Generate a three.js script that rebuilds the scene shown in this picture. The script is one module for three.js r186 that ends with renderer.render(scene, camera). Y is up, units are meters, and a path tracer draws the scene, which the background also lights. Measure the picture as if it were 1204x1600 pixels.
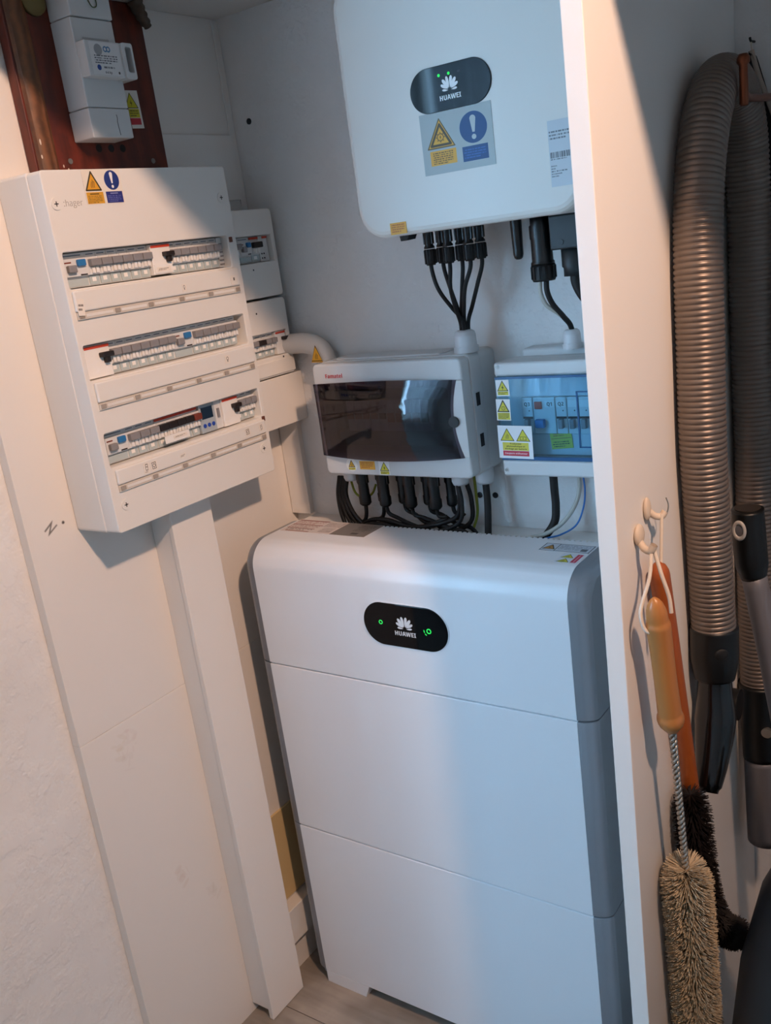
import * as THREE from 'three';
import { RoundedBoxGeometry } from 'three/addons/geometries/RoundedBoxGeometry.js';
import { mergeGeometries } from 'three/addons/utils/BufferGeometryUtils.js';
import { TextGeometry } from 'three/addons/geometries/TextGeometry.js';
import { FontLoader } from 'three/addons/loaders/FontLoader.js';
import { RectAreaLightUniformsLib } from 'three/addons/lights/RectAreaLightUniformsLib.js';

// ------------------------------------------------------------------ camera, sky, lights, exposure
const scene = new THREE.Scene();
const R = THREE.MathUtils.degToRad;
const camera = new THREE.PerspectiveCamera(57.718, 1204 / 1600, 0.02, 60);
camera.position.set(1.269, 1.49, 1.4172);
camera.rotation.set(-0.28176, 0.63301, -0.13712, 'YXZ');

const renderer = new THREE.WebGLRenderer({ antialias: true });
renderer.toneMapping = THREE.LinearToneMapping;
renderer.toneMappingExposure = 1.0;
renderer.shadowMap.enabled = true;

scene.background = new THREE.Color(0.62, 0.78, 1.0);          // plain bright sky outside the window

RectAreaLightUniformsLib.init();
const WIN = { x0: -1.2, x1: -0.2, y0: 0.82, y1: 2.15, z: 2.2 };
const day = new THREE.RectAreaLight(new THREE.Color(0.34, 0.66, 1.0), 20.5, WIN.x1 - WIN.x0, WIN.y1 - WIN.y0);
day.position.set((WIN.x0 + WIN.x1) / 2, (WIN.y0 + WIN.y1) / 2, WIN.z + 0.03);
day.lookAt(day.position.x, day.position.y, 0);
scene.add(day);

const LAMP = new THREE.Vector3(1.8, 2.49, 1.12);
const LAMP_COLOR = new THREE.Color(1.0, 0.63, 0.44);
const LAMP_POWER = 11.4;

// ------------------------------------------------------------------ helpers
let seed = 7;
const rnd = () => { seed = (seed * 1664525 + 1013904223) >>> 0; return seed / 4294967296; };
const rr = (a, b) => a + (b - a) * rnd();
const taken = {};
function numbered(n) { taken[n] = (taken[n] || 0) + 1; return taken[n] === 1 ? n : n + '_' + String(taken[n] - 1).padStart(3, '0'); }
function tag(o, label, category, group, kind) {
  if (label) o.userData.label = label;
  if (category) o.userData.category = category;
  if (group) o.userData.group = group;
  if (kind) o.userData.kind = kind;
  return o;
}
function shadows(o) { o.castShadow = true; o.receiveShadow = true; return o; }
function thing(name, label, category, pos = [0, 0, 0], turn = 0, group) {
  const g = new THREE.Group(); g.name = numbered(name); g.position.set(...pos); g.rotation.y = turn;
  scene.add(g); return tag(g, label, category, group);
}
function part(parent, name, geo, mat, pos, rot) {
  const m = shadows(new THREE.Mesh(geo, mat)); m.name = name;
  if (pos) m.position.set(...pos);
  if (rot) m.rotation.set(...rot);
  parent.add(m); return m;
}
function solo(name, label, category, geo, mat, group) {
  const m = shadows(new THREE.Mesh(geo, mat)); m.name = numbered(name); scene.add(m); return tag(m, label, category, group);
}
function struct(name, geo, mat) { const m = shadows(new THREE.Mesh(geo, mat)); m.name = name; m.userData.kind = 'structure'; scene.add(m); return m; }
const merge = (a) => mergeGeometries(a.map((g) => (g.index ? g.toNonIndexed() : g)).map((g) => { for (const k of Object.keys(g.attributes)) if (!['position', 'normal', 'uv'].includes(k)) g.deleteAttribute(k); return g; }));
// box between limits, edges rounded by r
function bx(x0, x1, y0, y1, z0, z1, r = 0) {
  const w = x1 - x0, h = y1 - y0, d = z1 - z0;
  const g = r > 0 ? new RoundedBoxGeometry(w, h, d, 2, Math.min(r, w / 2.01, h / 2.01, d / 2.01)) : new THREE.BoxGeometry(w, h, d);
  g.translate((x0 + x1) / 2, (y0 + y1) / 2, (z0 + z1) / 2); return g;
}
function metricUV(g, s = 1) {                                  // box-projected uv in metres
  const p = g.attributes.position, n = g.attributes.normal, uv = new Float32Array(p.count * 2);
  for (let i = 0; i < p.count; i++) {
    const ax = Math.abs(n.getX(i)), ay = Math.abs(n.getY(i)), az = Math.abs(n.getZ(i));
    let u, v;
    if (ax >= ay && ax >= az) { u = p.getZ(i); v = p.getY(i); } else if (ay >= az) { u = p.getX(i); v = p.getZ(i); } else { u = p.getX(i); v = p.getY(i); }
    uv[2 * i] = u * s; uv[2 * i + 1] = v * s;
  }
  g.setAttribute('uv', new THREE.BufferAttribute(uv, 2)); return g;
}
function tube(pts, r, seg = 40, rad = 10, closed = false) {
  const c = new THREE.CatmullRomCurve3(pts.map((p) => new THREE.Vector3(...p)), closed);
  return new THREE.TubeGeometry(c, seg, r, rad, closed);
}
function cyl(r0, r1, h, seg = 24, x = 0, y = 0, z = 0) { const g = new THREE.CylinderGeometry(r1, r0, h, seg); g.translate(x, y + h / 2, z); return g; }
function cylZ(r, h, seg, x, y, z) { const g = new THREE.CylinderGeometry(r, r, h, seg); g.rotateX(Math.PI / 2); g.translate(x, y, z + h / 2); return g; }
function lathe(pairs, seg = 32) { return new THREE.LatheGeometry(pairs.map(([r, y]) => new THREE.Vector2(r, y)), seg); }
function rrShape(w, h, r, cx = 0, cy = 0) {
  const s = new THREE.Shape(), x = cx - w / 2, y = cy - h / 2;
  s.moveTo(x + r, y); s.lineTo(x + w - r, y); s.absarc(x + w - r, y + r, r, -Math.PI / 2, 0);
  s.lineTo(x + w, y + h - r); s.absarc(x + w - r, y + h - r, r, 0, Math.PI / 2);
  s.lineTo(x + r, y + h); s.absarc(x + r, y + h - r, r, Math.PI / 2, Math.PI);
  s.lineTo(x, y + r); s.absarc(x + r, y + r, r, Math.PI, Math.PI * 1.5); return s;
}
function extrude(shape, depth, bevel = 0, z = 0, seg = 10) {
  const g = new THREE.ExtrudeGeometry(shape, { depth: depth - 2 * bevel, bevelEnabled: bevel > 0, bevelThickness: bevel, bevelSize: bevel, bevelOffset: -bevel, bevelSegments: 3, curveSegments: seg });
  g.translate(0, 0, z + bevel); return g;
}
// sweep of circular sections along a path: fr(t) gives radius; sx squashes the section
function sweep(pts, radiusAt, steps, rad = 16, capEnds = true, squash = 1) {
  const c = new THREE.CatmullRomCurve3(pts.map((p) => new THREE.Vector3(...p)));
  const fr = c.computeFrenetFrames(steps, false), pos = [], idx = [];
  const L = c.getLength();
  for (let i = 0; i <= steps; i++) {
    const t = i / steps, P = c.getPointAt(t), r = radiusAt(t, t * L);
    for (let k = 0; k < rad; k++) {
      const a = (k / rad) * Math.PI * 2, ca = Math.cos(a) * r, sa = Math.sin(a) * r * squash;
      pos.push(P.x + fr.normals[i].x * ca + fr.binormals[i].x * sa, P.y + fr.normals[i].y * ca + fr.binormals[i].y * sa, P.z + fr.normals[i].z * ca + fr.binormals[i].z * sa);
    }
  }
  for (let i = 0; i < steps; i++) for (let k = 0; k < rad; k++) {
    const a = i * rad + k, b = i * rad + (k + 1) % rad, d = a + rad, e = b + rad;
    idx.push(a, b, d, b, e, d);
  }
  if (capEnds) for (const i of [0, steps]) {
    const P = c.getPointAt(i / steps), n = pos.length / 3; pos.push(P.x, P.y, P.z);
    for (let k = 0; k < rad; k++) { const a = i * rad + k, b = i * rad + (k + 1) % rad; if (i) idx.push(a, b, n); else idx.push(b, a, n); }
  }
  const g = new THREE.BufferGeometry();
  g.setAttribute('position', new THREE.Float32BufferAttribute(pos, 3)); g.setIndex(idx); g.computeVertexNormals();
  g.setAttribute('uv', new THREE.BufferAttribute(new Float32Array(pos.length / 3 * 2), 2)); return g;
}
// ------------------------------------------------------------------ textures
function noiseField(n, oct, sd) {                              // tileable value noise 0..1
  const out = new Float32Array(n * n); let amp = 1, tot = 0; let s = sd >>> 0;
  const r = () => { s = (s * 1664525 + 1013904223) >>> 0; return s / 4294967296; };
  for (const cells of oct) {
    const lat = new Float32Array(cells * cells); for (let i = 0; i < lat.length; i++) lat[i] = r();
    for (let y = 0; y < n; y++) for (let x = 0; x < n; x++) {
      const fx = x / n * cells, fy = y / n * cells, x0 = Math.floor(fx), y0 = Math.floor(fy);
      let tx = fx - x0, ty = fy - y0; tx = tx * tx * (3 - 2 * tx); ty = ty * ty * (3 - 2 * ty);
      const a = lat[(y0 % cells) * cells + x0 % cells], b = lat[(y0 % cells) * cells + (x0 + 1) % cells], c = lat[((y0 + 1) % cells) * cells + x0 % cells], d = lat[((y0 + 1) % cells) * cells + (x0 + 1) % cells];
      out[y * n + x] += amp * ((a + (b - a) * tx) * (1 - ty) + (c + (d - c) * tx) * ty);
    }
    tot += amp; amp *= 0.62;
  }
  for (let i = 0; i < out.length; i++) out[i] /= tot; return out;
}
function dataTex(n, fn, srgb, rep = 1) {
  const d = new Uint8Array(n * n * 4);
  for (let y = 0; y < n; y++) for (let x = 0; x < n; x++) { const c = fn(x, y); const i = (y * n + x) * 4; d[i] = c[0]; d[i + 1] = c[1]; d[i + 2] = c[2]; d[i + 3] = 255; }
  const t = new THREE.DataTexture(d, n, n); t.magFilter = THREE.LinearFilter; t.minFilter = THREE.LinearMipmapLinearFilter; t.generateMipmaps = true; t.wrapS = t.wrapT = THREE.RepeatWrapping; t.repeat.set(rep, rep);
  if (srgb) t.colorSpace = THREE.SRGBColorSpace; t.needsUpdate = true; return t;
}
function canvasTex(w, h, draw) {
  const c = document.createElement('canvas'); c.width = w; c.height = h; draw(c.getContext('2d'), w, h);
  const t = new THREE.CanvasTexture(c); t.colorSpace = THREE.SRGBColorSpace; t.magFilter = THREE.LinearFilter; return t;
}
const nA = noiseField(512, [8, 20, 48, 110, 200], 3), nB = noiseField(512, [4, 9, 26, 70], 11);
const plasterBump = dataTex(512, (x, y) => { const v = nA[y * 512 + x], r = Math.min(1, Math.max(0, (v - 0.34) / 0.32)); const q = Math.round((Math.pow(r, 1.4) * 0.75 + 0.25 * nB[y * 512 + x]) * 255); return [q, q, q]; }, false, 2.2);
const plasterTone = dataTex(512, (x, y) => { const v = 236 + (nB[y * 512 + x] - 0.5) * 14; return [v, v - 1, v - 3]; }, true, 1.1);
const woodTone = dataTex(512, (x, y) => {
  const g = nA[(y * 512 + ((x * 11) % 512))], w = Math.sin((x / 512) * 60 + nB[y * 512 + x] * 9 + nA[((y >> 3) % 512) * 512 + x] * 5) * 0.5 + 0.5;
  const k = 0.72 + 0.2 * w + 0.22 * (g - 0.5); return [112 * k, 44 * k, 27 * k];
}, true, 3);
const mouldTone = dataTex(256, (x, y) => { const w = Math.sin(x / 256 * 90 + nB[(y * 2) * 512 + x] * 6) * 0.5 + 0.5, k = 0.7 + 0.25 * w + 0.5 * (nA[y * 512 + x] - 0.5); return [142 * k, 92 * k, 58 * k]; }, true, 4);
const beechTone = dataTex(256, (x, y) => { const w = Math.sin(x / 256 * 40 + nB[(y * 2) * 512 + x] * 7) * 0.5 + 0.5, k = 0.86 + 0.1 * w + 0.2 * (nA[y * 512 + x] - 0.5); return [214 * k, 140 * k, 70 * k]; }, true, 6);
const floorTone = (sd) => dataTex(256, (x, y) => {
  const s = nA[((y * 2 + sd * 37) % 512) * 512 + ((x / 5 | 0) + sd * 91) % 512], b = nB[((y + sd * 53) % 512) * 512 + (x + sd * 17) % 512];
  const k = 0.78 + 0.5 * (s - 0.5) + 0.55 * (b - 0.5); return [196 * k, 184 * k, 170 * k];
}, true, 1.6);

// ------------------------------------------------------------------ materials
const std = (color, roughness = 0.5, o = {}) => new THREE.MeshStandardMaterial({ color, roughness, ...o });
const phys = (color, roughness, o = {}) => new THREE.MeshPhysicalMaterial({ color, roughness, ...o });
const M = {
  plaster: std(0xffffff, 0.9, { map: plasterTone, bumpMap: plasterBump, bumpScale: 0.002 }),
  paint: std(0xe6e3de, 0.8),
  roomPaint: std(0xeeefee, 0.85),
  roomFloor: std(0x8f857a, 0.6),
  melamine: std(0xeeebe6, 0.45),
  trunk: std(0xebe8e3, 0.45),
  boxWhite: std(0xebe8e2, 0.42),
  boxGrey: std(0xd3d6d6, 0.4),
  inverter: std(0xdfddd6, 0.42),
  battWhite: phys(0xe9ecef, 0.38, { clearcoat: 0.15, clearcoatRoughness: 0.3 }),
  silver: phys(0x979ba1, 0.34, { metalness: 0.4 }),
  black: std(0x08090a, 0.4),
  blackSoft: std(0x0a0b0d, 0.58),
  blackGloss: phys(0x08090c, 0.05, { specularIntensity: 0.4 }),
  cable: std(0x060607, 0.62),
  greyCable: std(0xb7b7ae, 0.5),
  blueWire: std(0x2b6fb8, 0.45),
  earthWire: std(0x8d9a2a, 0.45),
  gland: std(0xd4d6d8, 0.4),
  breaker: std(0xdfe0df, 0.45),
  breakerGrey: std(0x8d8b8d, 0.5),
  labelWindow: std(0xb9c6c8, 0.22),
  blueBtn: std(0x2f78b4, 0.4),
  red: std(0xd1482c, 0.5),
  redDark: std(0x7c3a2c, 0.5),
  dark: std(0x241c1c, 0.5),
  whiteLabel: std(0xf4f2ee, 0.6),
  recess: std(0xb7b3a8, 0.6),
  darkGap: std(0x26262a, 0.8),
  wood: std(0xffffff, 0.45, { map: woodTone }),
  woodLight: std(0xffffff, 0.5, { map: mouldTone }),
  beech: phys(0xffffff, 0.38, { map: beechTone, clearcoat: 0.35, clearcoatRoughness: 0.25 }),
  beechOld: phys(0xe6b48e, 0.42, { map: beechTone, clearcoat: 0.3, clearcoatRoughness: 0.3 }),
  copper: std(0x7a4630, 0.4, { metalness: 0.85 }),
  steel: std(0xb8b4ac, 0.3, { metalness: 0.9 }),
  string: std(0xd9cdbd, 0.9),
  hose: phys(0x7a6f67, 0.4, { metalness: 0.55 }),
  hoseDark: phys(0x77777c, 0.34, { metalness: 0.4 }),
  greyTube: std(0x77767a, 0.4, { metalness: 0.3 }),
  yellowBoard: std(0xd6bd8c, 0.75),
  screw: std(0x8f8d88, 0.4, { metalness: 0.7 }),
  green: std(0x0a2a12, 0.4, { emissive: 0x2cff6a, emissiveIntensity: 0.9 }),
  logo: std(0xd8dadc, 0.5),
};

// print helpers ---------------------------------------------------------------------------------
function fauxLines(c, x, y, w, n, lh, color, seedIn = 1) {     // print too small to be read in the photograph
  c.fillStyle = color; let s = seedIn * 977;
  for (let i = 0; i < n; i++) { let px = x; const end = x + w * (i === n - 1 ? 0.7 : 0.97); while (px < end) { s = (s * 1103515245 + 12345) >>> 0; const l = w * (0.03 + 0.09 * ((s >> 8) % 100) / 100); c.fillRect(px, y + i * lh, Math.min(l, end - px), lh * 0.5); px += l + w * 0.03; } }
}
function triangle(c, cx, top, w, h, fill, edge, lw) {
  c.lineJoin = 'round'; c.beginPath(); c.moveTo(cx, top); c.lineTo(cx + w / 2, top + h); c.lineTo(cx - w / 2, top + h); c.closePath();
  c.fillStyle = fill; c.fill(); c.strokeStyle = edge; c.lineWidth = lw; c.stroke();
}
function bolt(c, cx, cy, s, col) { c.fillStyle = col; c.beginPath(); c.moveTo(cx + 0.15 * s, cy - s); c.lineTo(cx - 0.42 * s, cy + 0.12 * s); c.lineTo(cx - 0.02 * s, cy + 0.08 * s); c.lineTo(cx - 0.15 * s, cy + s); c.lineTo(cx + 0.42 * s, cy - 0.2 * s); c.lineTo(cx + 0.04 * s, cy - 0.14 * s); c.closePath(); c.fill(); }
function sunMark(c, cx, cy, r, col) { c.strokeStyle = col; c.lineWidth = r * 0.22; c.beginPath(); c.arc(cx, cy, r, 0, 7); c.stroke(); for (let k = 0; k < 8; k++) { const a = k * Math.PI / 4; c.beginPath(); c.moveTo(cx + Math.cos(a) * r * 1.15, cy + Math.sin(a) * r * 1.15); c.lineTo(cx + Math.cos(a) * r * 1.5, cy + Math.sin(a) * r * 1.5); c.stroke(); } bolt(c, cx, cy, r * 0.75, col); }
function wavesMark(c, cx, cy, s, col) { c.strokeStyle = col; c.lineWidth = s * 0.14; for (const d of [-1, 0, 1]) { c.beginPath(); c.moveTo(cx + d * s * 0.45, cy + s * 0.9); c.bezierCurveTo(cx + d * s * 0.45 - s * 0.35, cy + s * 0.2, cx + d * s * 0.45 + s * 0.35, cy - s * 0.2, cx + d * s * 0.3, cy - s * (d ? 0.55 : 0.95)); c.stroke(); } }
function exclaim(c, cx, top, h, w, col) { c.fillStyle = col; c.beginPath(); c.moveTo(cx - w / 2, top + w / 2); c.arc(cx, top + w / 2, w / 2, Math.PI, 0); c.lineTo(cx + w * 0.2, top + h * 0.7); c.lineTo(cx - w * 0.2, top + h * 0.7); c.closePath(); c.fill(); c.beginPath(); c.arc(cx, top + h * 0.89, w * 0.38, 0, 7); c.fill(); }
const fill = (c, w, h, col) => { c.fillStyle = col; c.fillRect(0, 0, w, h); };
// flat print stuck on a thing (x, y = centre, z = surface), in the thing's own frame
function sticker(parent, name, w, h, x, y, z, tex, rot, label, rough = 0.5) {
  const mat = tex.isMaterial ? tex : std(0xffffff, rough, { map: tex });
  const m = part(parent, name, new THREE.BoxGeometry(w, h, 0.0004), mat, [x, y, z + 0.0003], rot);
  if (label) m.userData.label = label; return m;
}
const texWarnPV = canvasTex(512, 384, (c, w, h) => {
  fill(c, w, h, '#a9b4b4');
  triangle(c, 140, 44, 196, 178, '#dca63a', '#5c4d28', 7); triangle(c, 140, 78, 142, 128, '#e0a82e', '#4a4024', 15); sunMark(c, 140, 158, 22, '#4a3c1c');
  c.fillStyle = '#dfa635'; c.fillRect(54, 238, 190, 92); fauxLines(c, 74, 250, 150, 6, 13, '#6b5423', 3);
  c.fillStyle = '#10467c'; c.beginPath(); c.arc(378, 136, 96, 0, 7); c.fill(); exclaim(c, 378, 62, 148, 42, '#b5c0c2');
  c.fillRect(286, 0, 0, 0); c.fillStyle = '#10467c'; c.fillRect(288, 246, 180, 92); fauxLines(c, 306, 264, 150, 4, 16, '#2f62a8', 5);
});
const texWarnSmall = canvasTex(256, 176, (c, w, h) => {
  fill(c, w, h, '#ece5d8'); triangle(c, 60, 12, 98, 92, '#e2a32c', '#3e3520', 8); wavesMark(c, 60, 72, 22, '#4a3a18');
  c.fillStyle = '#dba02c'; c.fillRect(6, 114, 112, 58); c.fillStyle = '#6b4e1c'; c.fillRect(30, 120, 60, 6); fauxLines(c, 16, 132, 92, 5, 8, '#8a6a2a', 2);
  c.fillStyle = '#22357c'; c.beginPath(); c.arc(192, 56, 50, 0, 7); c.fill(); exclaim(c, 192, 14, 84, 22, '#f2f0ee');
  c.fillStyle = '#2a2f7c'; c.fillRect(136, 114, 112, 58); c.fillStyle = '#8d93c0'; c.fillRect(166, 120, 52, 6); fauxLines(c, 146, 134, 92, 4, 9, '#7077b4', 4);
});
const texTriBolt = canvasTex(160, 192, (c, w, h) => { fill(c, w, h, '#eceff0'); triangle(c, 80, 14, 124, 116, '#d8cf3c', '#3a3a20', 8); bolt(c, 80, 92, 32, '#20201a'); c.fillStyle = '#d8cf3c'; c.fillRect(16, 138, 128, 42); fauxLines(c, 22, 146, 116, 2, 16, '#33321c', 6); });
const texTriSun = canvasTex(160, 224, (c, w, h) => { fill(c, w, h, '#eceff0'); triangle(c, 80, 14, 124, 116, '#d8cf3c', '#2c2c1a', 11); sunMark(c, 80, 96, 18, '#3a361c'); c.fillStyle = '#d8cf3c'; c.fillRect(12, 142, 138, 72); fauxLines(c, 20, 150, 122, 5, 13, '#55532a', 8); });
const texTriSunRound = canvasTex(192, 192, (c, w, h) => { fill(c, w, h, '#e9e9e2'); triangle(c, 96, 30, 104, 94, '#e0b63a', '#2a2618', 9); sunMark(c, 96, 96, 15, '#3a321a'); c.fillStyle = '#ddd04a'; c.fillRect(36, 134, 120, 34); fauxLines(c, 42, 140, 108, 3, 10, '#5a5224', 2); });
const texProduction = canvasTex(384, 360, (c, w, h) => {
  fill(c, w, h, '#eef1f4'); triangle(c, 104, 34, 148, 130, '#d9d23a', '#4a4a20', 7); wavesMark(c, 104, 118, 30, '#4a4620'); triangle(c, 282, 40, 148, 126, '#d9d23a', '#4a4a20', 7);
  c.strokeStyle = '#4a4620'; c.lineWidth = 5; c.strokeRect(248, 120, 66, 34); bolt(c, 282, 137, 16, '#4a4620');
  c.fillStyle = '#dcd24a'; c.fillRect(46, 184, 292, 88); c.fillStyle = '#26240f'; c.font = 'bold 24px sans-serif'; c.textAlign = 'center';
  c.fillText('Production', 192, 206); c.fillText('photovoltaïque et', 192, 234); c.fillText('stockage par batterie', 192, 262);
  c.fillStyle = '#c92f44'; c.fillRect(46, 276, 292, 56); c.fillStyle = '#f6dfe2'; c.font = 'bold 27px sans-serif'; c.fillText('Coupure utilisateur', 192, 313);
});
const texOrange = canvasTex(192, 112, (c, w, h) => { fill(c, w, h, '#e2a93a'); c.fillStyle = '#b8572a'; fauxLines(c, 18, 16, 156, 4, 21, '#b05a28', 3); });
const texGreenLbl = canvasTex(192, 160, (c, w, h) => { fill(c, w, h, '#c9cc3e'); fauxLines(c, 30, 14, 130, 2, 20, '#a8622c', 3); c.fillStyle = '#a0602c'; c.fillRect(10, 62, 172, 5); fauxLines(c, 22, 92, 146, 3, 20, '#4a5520', 9); });
const texPlate = canvasTex(256, 800, (c, w, h) => {
  fill(c, w, h, '#c3ccd2'); fauxLines(c, 10, 128, 240, 3, 40, '#6c757c', 3); let x = 8; let s = 5;
  for (; x < 250;) { s = (s * 75 + 74) % 65537; const l = 2 + s % 8; c.fillStyle = '#3c444c'; c.fillRect(x, 380, l, 72); x += l + 2 + (s >> 3) % 6; }
  fauxLines(c, 10, 462, 236, 1, 24, '#6c757c', 7); fauxLines(c, 10, 540, 60, 2, 32, '#6c757c', 4); fauxLines(c, 10, 604, 236, 1, 32, '#6c757c', 2); fauxLines(c, 10, 636, 110, 2, 30, '#6c757c', 8);
});
const texTopLabel = canvasTex(768, 256, (c, w, h) => {
  fill(c, w, h, '#ddd2cc'); c.fillStyle = '#8c4a42'; c.fillRect(10, 8, 280, 16); c.fillRect(10, 98, 280, 12); c.fillRect(10, 176, 260, 10); c.fillRect(40, 236, 220, 12);
  fauxLines(c, 12, 32, 270, 3, 22, '#b98f88', 4); fauxLines(c, 12, 118, 270, 3, 20, '#a98a80', 7); fauxLines(c, 30, 194, 240, 2, 20, '#7d6c62', 3);
  c.fillStyle = '#b9aca6'; c.fillRect(300, 20, 150, 100); c.fillRect(330, 140, 110, 90); fauxLines(c, 310, 30, 130, 8, 24, '#d8cdc6', 2);
  c.fillStyle = '#807a74'; c.fillRect(462, 0, 306, 256); fauxLines(c, 600, 40, 140, 5, 26, '#54504c', 5); c.fillStyle = '#45423f'; c.fillRect(620, 190, 60, 34);
});
const texTopWarn = canvasTex(512, 192, (c, w, h) => { fill(c, w, h, '#c9d2dc'); c.strokeStyle = '#30343c'; c.lineWidth = 8; c.strokeRect(6, 6, 500, 180); c.beginPath(); c.moveTo(156, 6); c.lineTo(156, 186); c.stroke(); triangle(c, 82, 40, 120, 108, '#c08a3a', '#2c2620', 10); bolt(c, 82, 112, 30, '#2c2620'); fauxLines(c, 172, 30, 320, 6, 20, '#8c95a2', 3); c.fillStyle = '#555c66'; c.fillRect(410, 100, 64, 60); });
const texTopTri = canvasTex(256, 320, (c, w, h) => { fill(c, w, h, '#dfe6ee'); c.save(); c.translate(10, 10); triangle(c, 78, 20, 140, 120, '#d2cc3a', '#45451e', 7); wavesMark(c, 78, 98, 26, '#45451e'); triangle(c, 78, 176, 140, 120, '#d2cc3a', '#45451e', 7); wavesMark(c, 78, 254, 26, '#45451e'); c.restore(); c.fillStyle = '#c22c48'; c.fillRect(176, 16, 66, 288); c.fillStyle = '#e7a9b4'; c.fillRect(204, 40, 10, 240); });
const texMainBreaker = canvasTex(256, 192, (c, w, h) => {
  fill(c, w, h, '#dfe0e0'); c.fillStyle = '#9a9c9f'; c.beginPath(); c.arc(72, 44, 34, 0, 7); c.fill(); c.strokeStyle = '#4a80ac'; c.lineWidth = 8; c.beginPath(); c.arc(132, 38, 14, 0, 7); c.stroke(); c.beginPath(); c.arc(158, 38, 14, 0, 7); c.stroke();
  fauxLines(c, 30, 76, 200, 4, 14, '#5c6066', 3); c.fillStyle = '#1f3f86'; c.beginPath(); c.arc(56, 150, 17, 0, 7); c.fill(); fauxLines(c, 96, 142, 130, 1, 22, '#60646c', 6);
  c.fillStyle = '#30343a'; c.font = 'bold 20px sans-serif'; c.fillText('6-6 kp', 100, 184); c.beginPath(); c.arc(220, 176, 8, 0, 7); c.fill();
});
const texBoardSticker = canvasTex(128, 288, (c, w, h) => { fill(c, w, h, '#e4e0d8'); triangle(c, 40, 20, 130, 112, '#c6bf2c', '#55521e', 6); bolt(c, 40, 96, 28, '#55521e'); c.fillStyle = '#c6bf2c'; c.fillRect(0, 140, 108, 66); fauxLines(c, 8, 150, 90, 3, 18, '#55521e', 3); c.fillStyle = '#b9303a'; c.fillRect(0, 210, 108, 50); });
const texTriFlame = canvasTex(128, 128, (c, w, h) => { fill(c, w, h, '#e0a62e'); triangle(c, 64, 10, 112, 104, '#e6ae30', '#55431a', 6); wavesMark(c, 64, 82, 22, '#55431a'); });
const iconTex = (kind) => canvasTex(64, 64, (c, w, h) => {
  fill(c, w, h, '#f0e9df'); c.strokeStyle = '#55504a'; c.fillStyle = '#55504a'; c.lineWidth = 4;
  if (kind === 0) { c.beginPath(); c.arc(32, 24, 12, 0, 7); c.stroke(); c.strokeRect(27, 38, 10, 10); }
  if (kind === 1) { c.strokeRect(20, 8, 22, 36); c.beginPath(); c.moveTo(20, 24); c.lineTo(42, 24); c.stroke(); fauxLines(c, 10, 52, 44, 1, 8, '#77716a', 3); }
  if (kind === 2) { c.strokeRect(14, 8, 36, 40); c.beginPath(); c.arc(32, 28, 11, 0, 7); c.stroke(); }
  if (kind === 3) { c.fillRect(26, 14, 12, 20); }
  if (kind === 4) { fauxLines(c, 8, 20, 48, 2, 16, '#77716a', 5); }
});
const icons = [0, 1, 2, 3, 4].map(iconTex).map((t) => std(0xffffff, 0.7, { map: t }));
const font = await new FontLoader().loadAsync('fonts/droid/droid_sans_bold.typeface.json');
const fontR = await new FontLoader().loadAsync('fonts/droid/droid_sans_regular.typeface.json');
function text(parent, name, str, size, x, y, z, mat, f = font, depth = 0.0004) {
  const g = new TextGeometry(str, { font: f, size, depth, curveSegments: 4 }); g.computeBoundingBox();
  g.translate(-(g.boundingBox.min.x + g.boundingBox.max.x) / 2, 0, 0); return part(parent, name, g, mat, [x, y, z]);
}
function petals(size) {                                        // eight-petal flower mark
  const out = [];
  for (const s of [-1, 1]) for (const [a, len, wd, off] of [[12, 1.0, 0.16, 0], [37, 0.98, 0.17, 0], [62, 0.86, 0.15, 0], [86, 0.66, 0.10, -0.08]]) {
    const sh = new THREE.Shape(); sh.moveTo(0, 0.12); sh.bezierCurveTo(-wd * 0.7, 0.35, -wd * 1.35, len * 0.92, -wd * 0.25, len); sh.bezierCurveTo(wd * 0.9, len * 1.02, wd * 1.15, len * 0.55, 0, 0.12);
    const g = new THREE.ExtrudeGeometry(sh, { depth: 0.0004 / size, bevelEnabled: false, curveSegments: 8 });
    g.scale(s, 1, 1); if (s < 0) { const n = g.attributes.position; for (let i = 0; i < n.count; i += 3) { for (const at of [g.attributes.position, g.attributes.normal, g.attributes.uv]) { const k = at.itemSize; for (let j = 0; j < k; j++) { const t = at.array[(i + 1) * k + j]; at.array[(i + 1) * k + j] = at.array[(i + 2) * k + j]; at.array[(i + 2) * k + j] = t; } } } g.computeVertexNormals(); }
    g.rotateZ(-s * R(a)); g.translate(s * 0.03, off * 0.6, 0); g.scale(size, size, size); out.push(g);
  }
  return merge(out);
}

// ------------------------------------------------------------------ the setting
const CEIL = 1.915, PX0 = 0.890, PX1 = 0.912, PZ = 0.525, RC = 2.55;
struct('wall_back', metricUV(bx(-0.12, 1.55, 0, RC, -0.1, 0)), M.plaster);
struct('wall_left', metricUV(bx(-0.12, -0.02, 0, RC, 0, 0.9)), M.plaster);
const wp = struct('wall_partition', bx(PX0, PX1, 0, CEIL, 0, PZ, 0.0012), M.melamine);
struct('wall_right', bx(1.45, 1.55, 0, RC, 0, 0.57), M.paint);
struct('ceiling', bx(-0.02, 1.45, CEIL, CEIL + 0.03, 0, 0.53), M.paint);
{ // lintel over the closet front, its lower edge falling towards the right
  const s = new THREE.Shape(); s.moveTo(-0.02, RC); s.lineTo(-0.02, 1.895); s.lineTo(0.922, 1.895); s.lineTo(1.45, 1.668); s.lineTo(1.45, RC); s.closePath();
  struct('trim_1', extrude(s, 0.04, 0, 0.53), M.paint);
}
struct('wall_room_side', bx(-2.5, -0.12, 0, RC, 0.8, 0.9), M.roomPaint);
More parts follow.
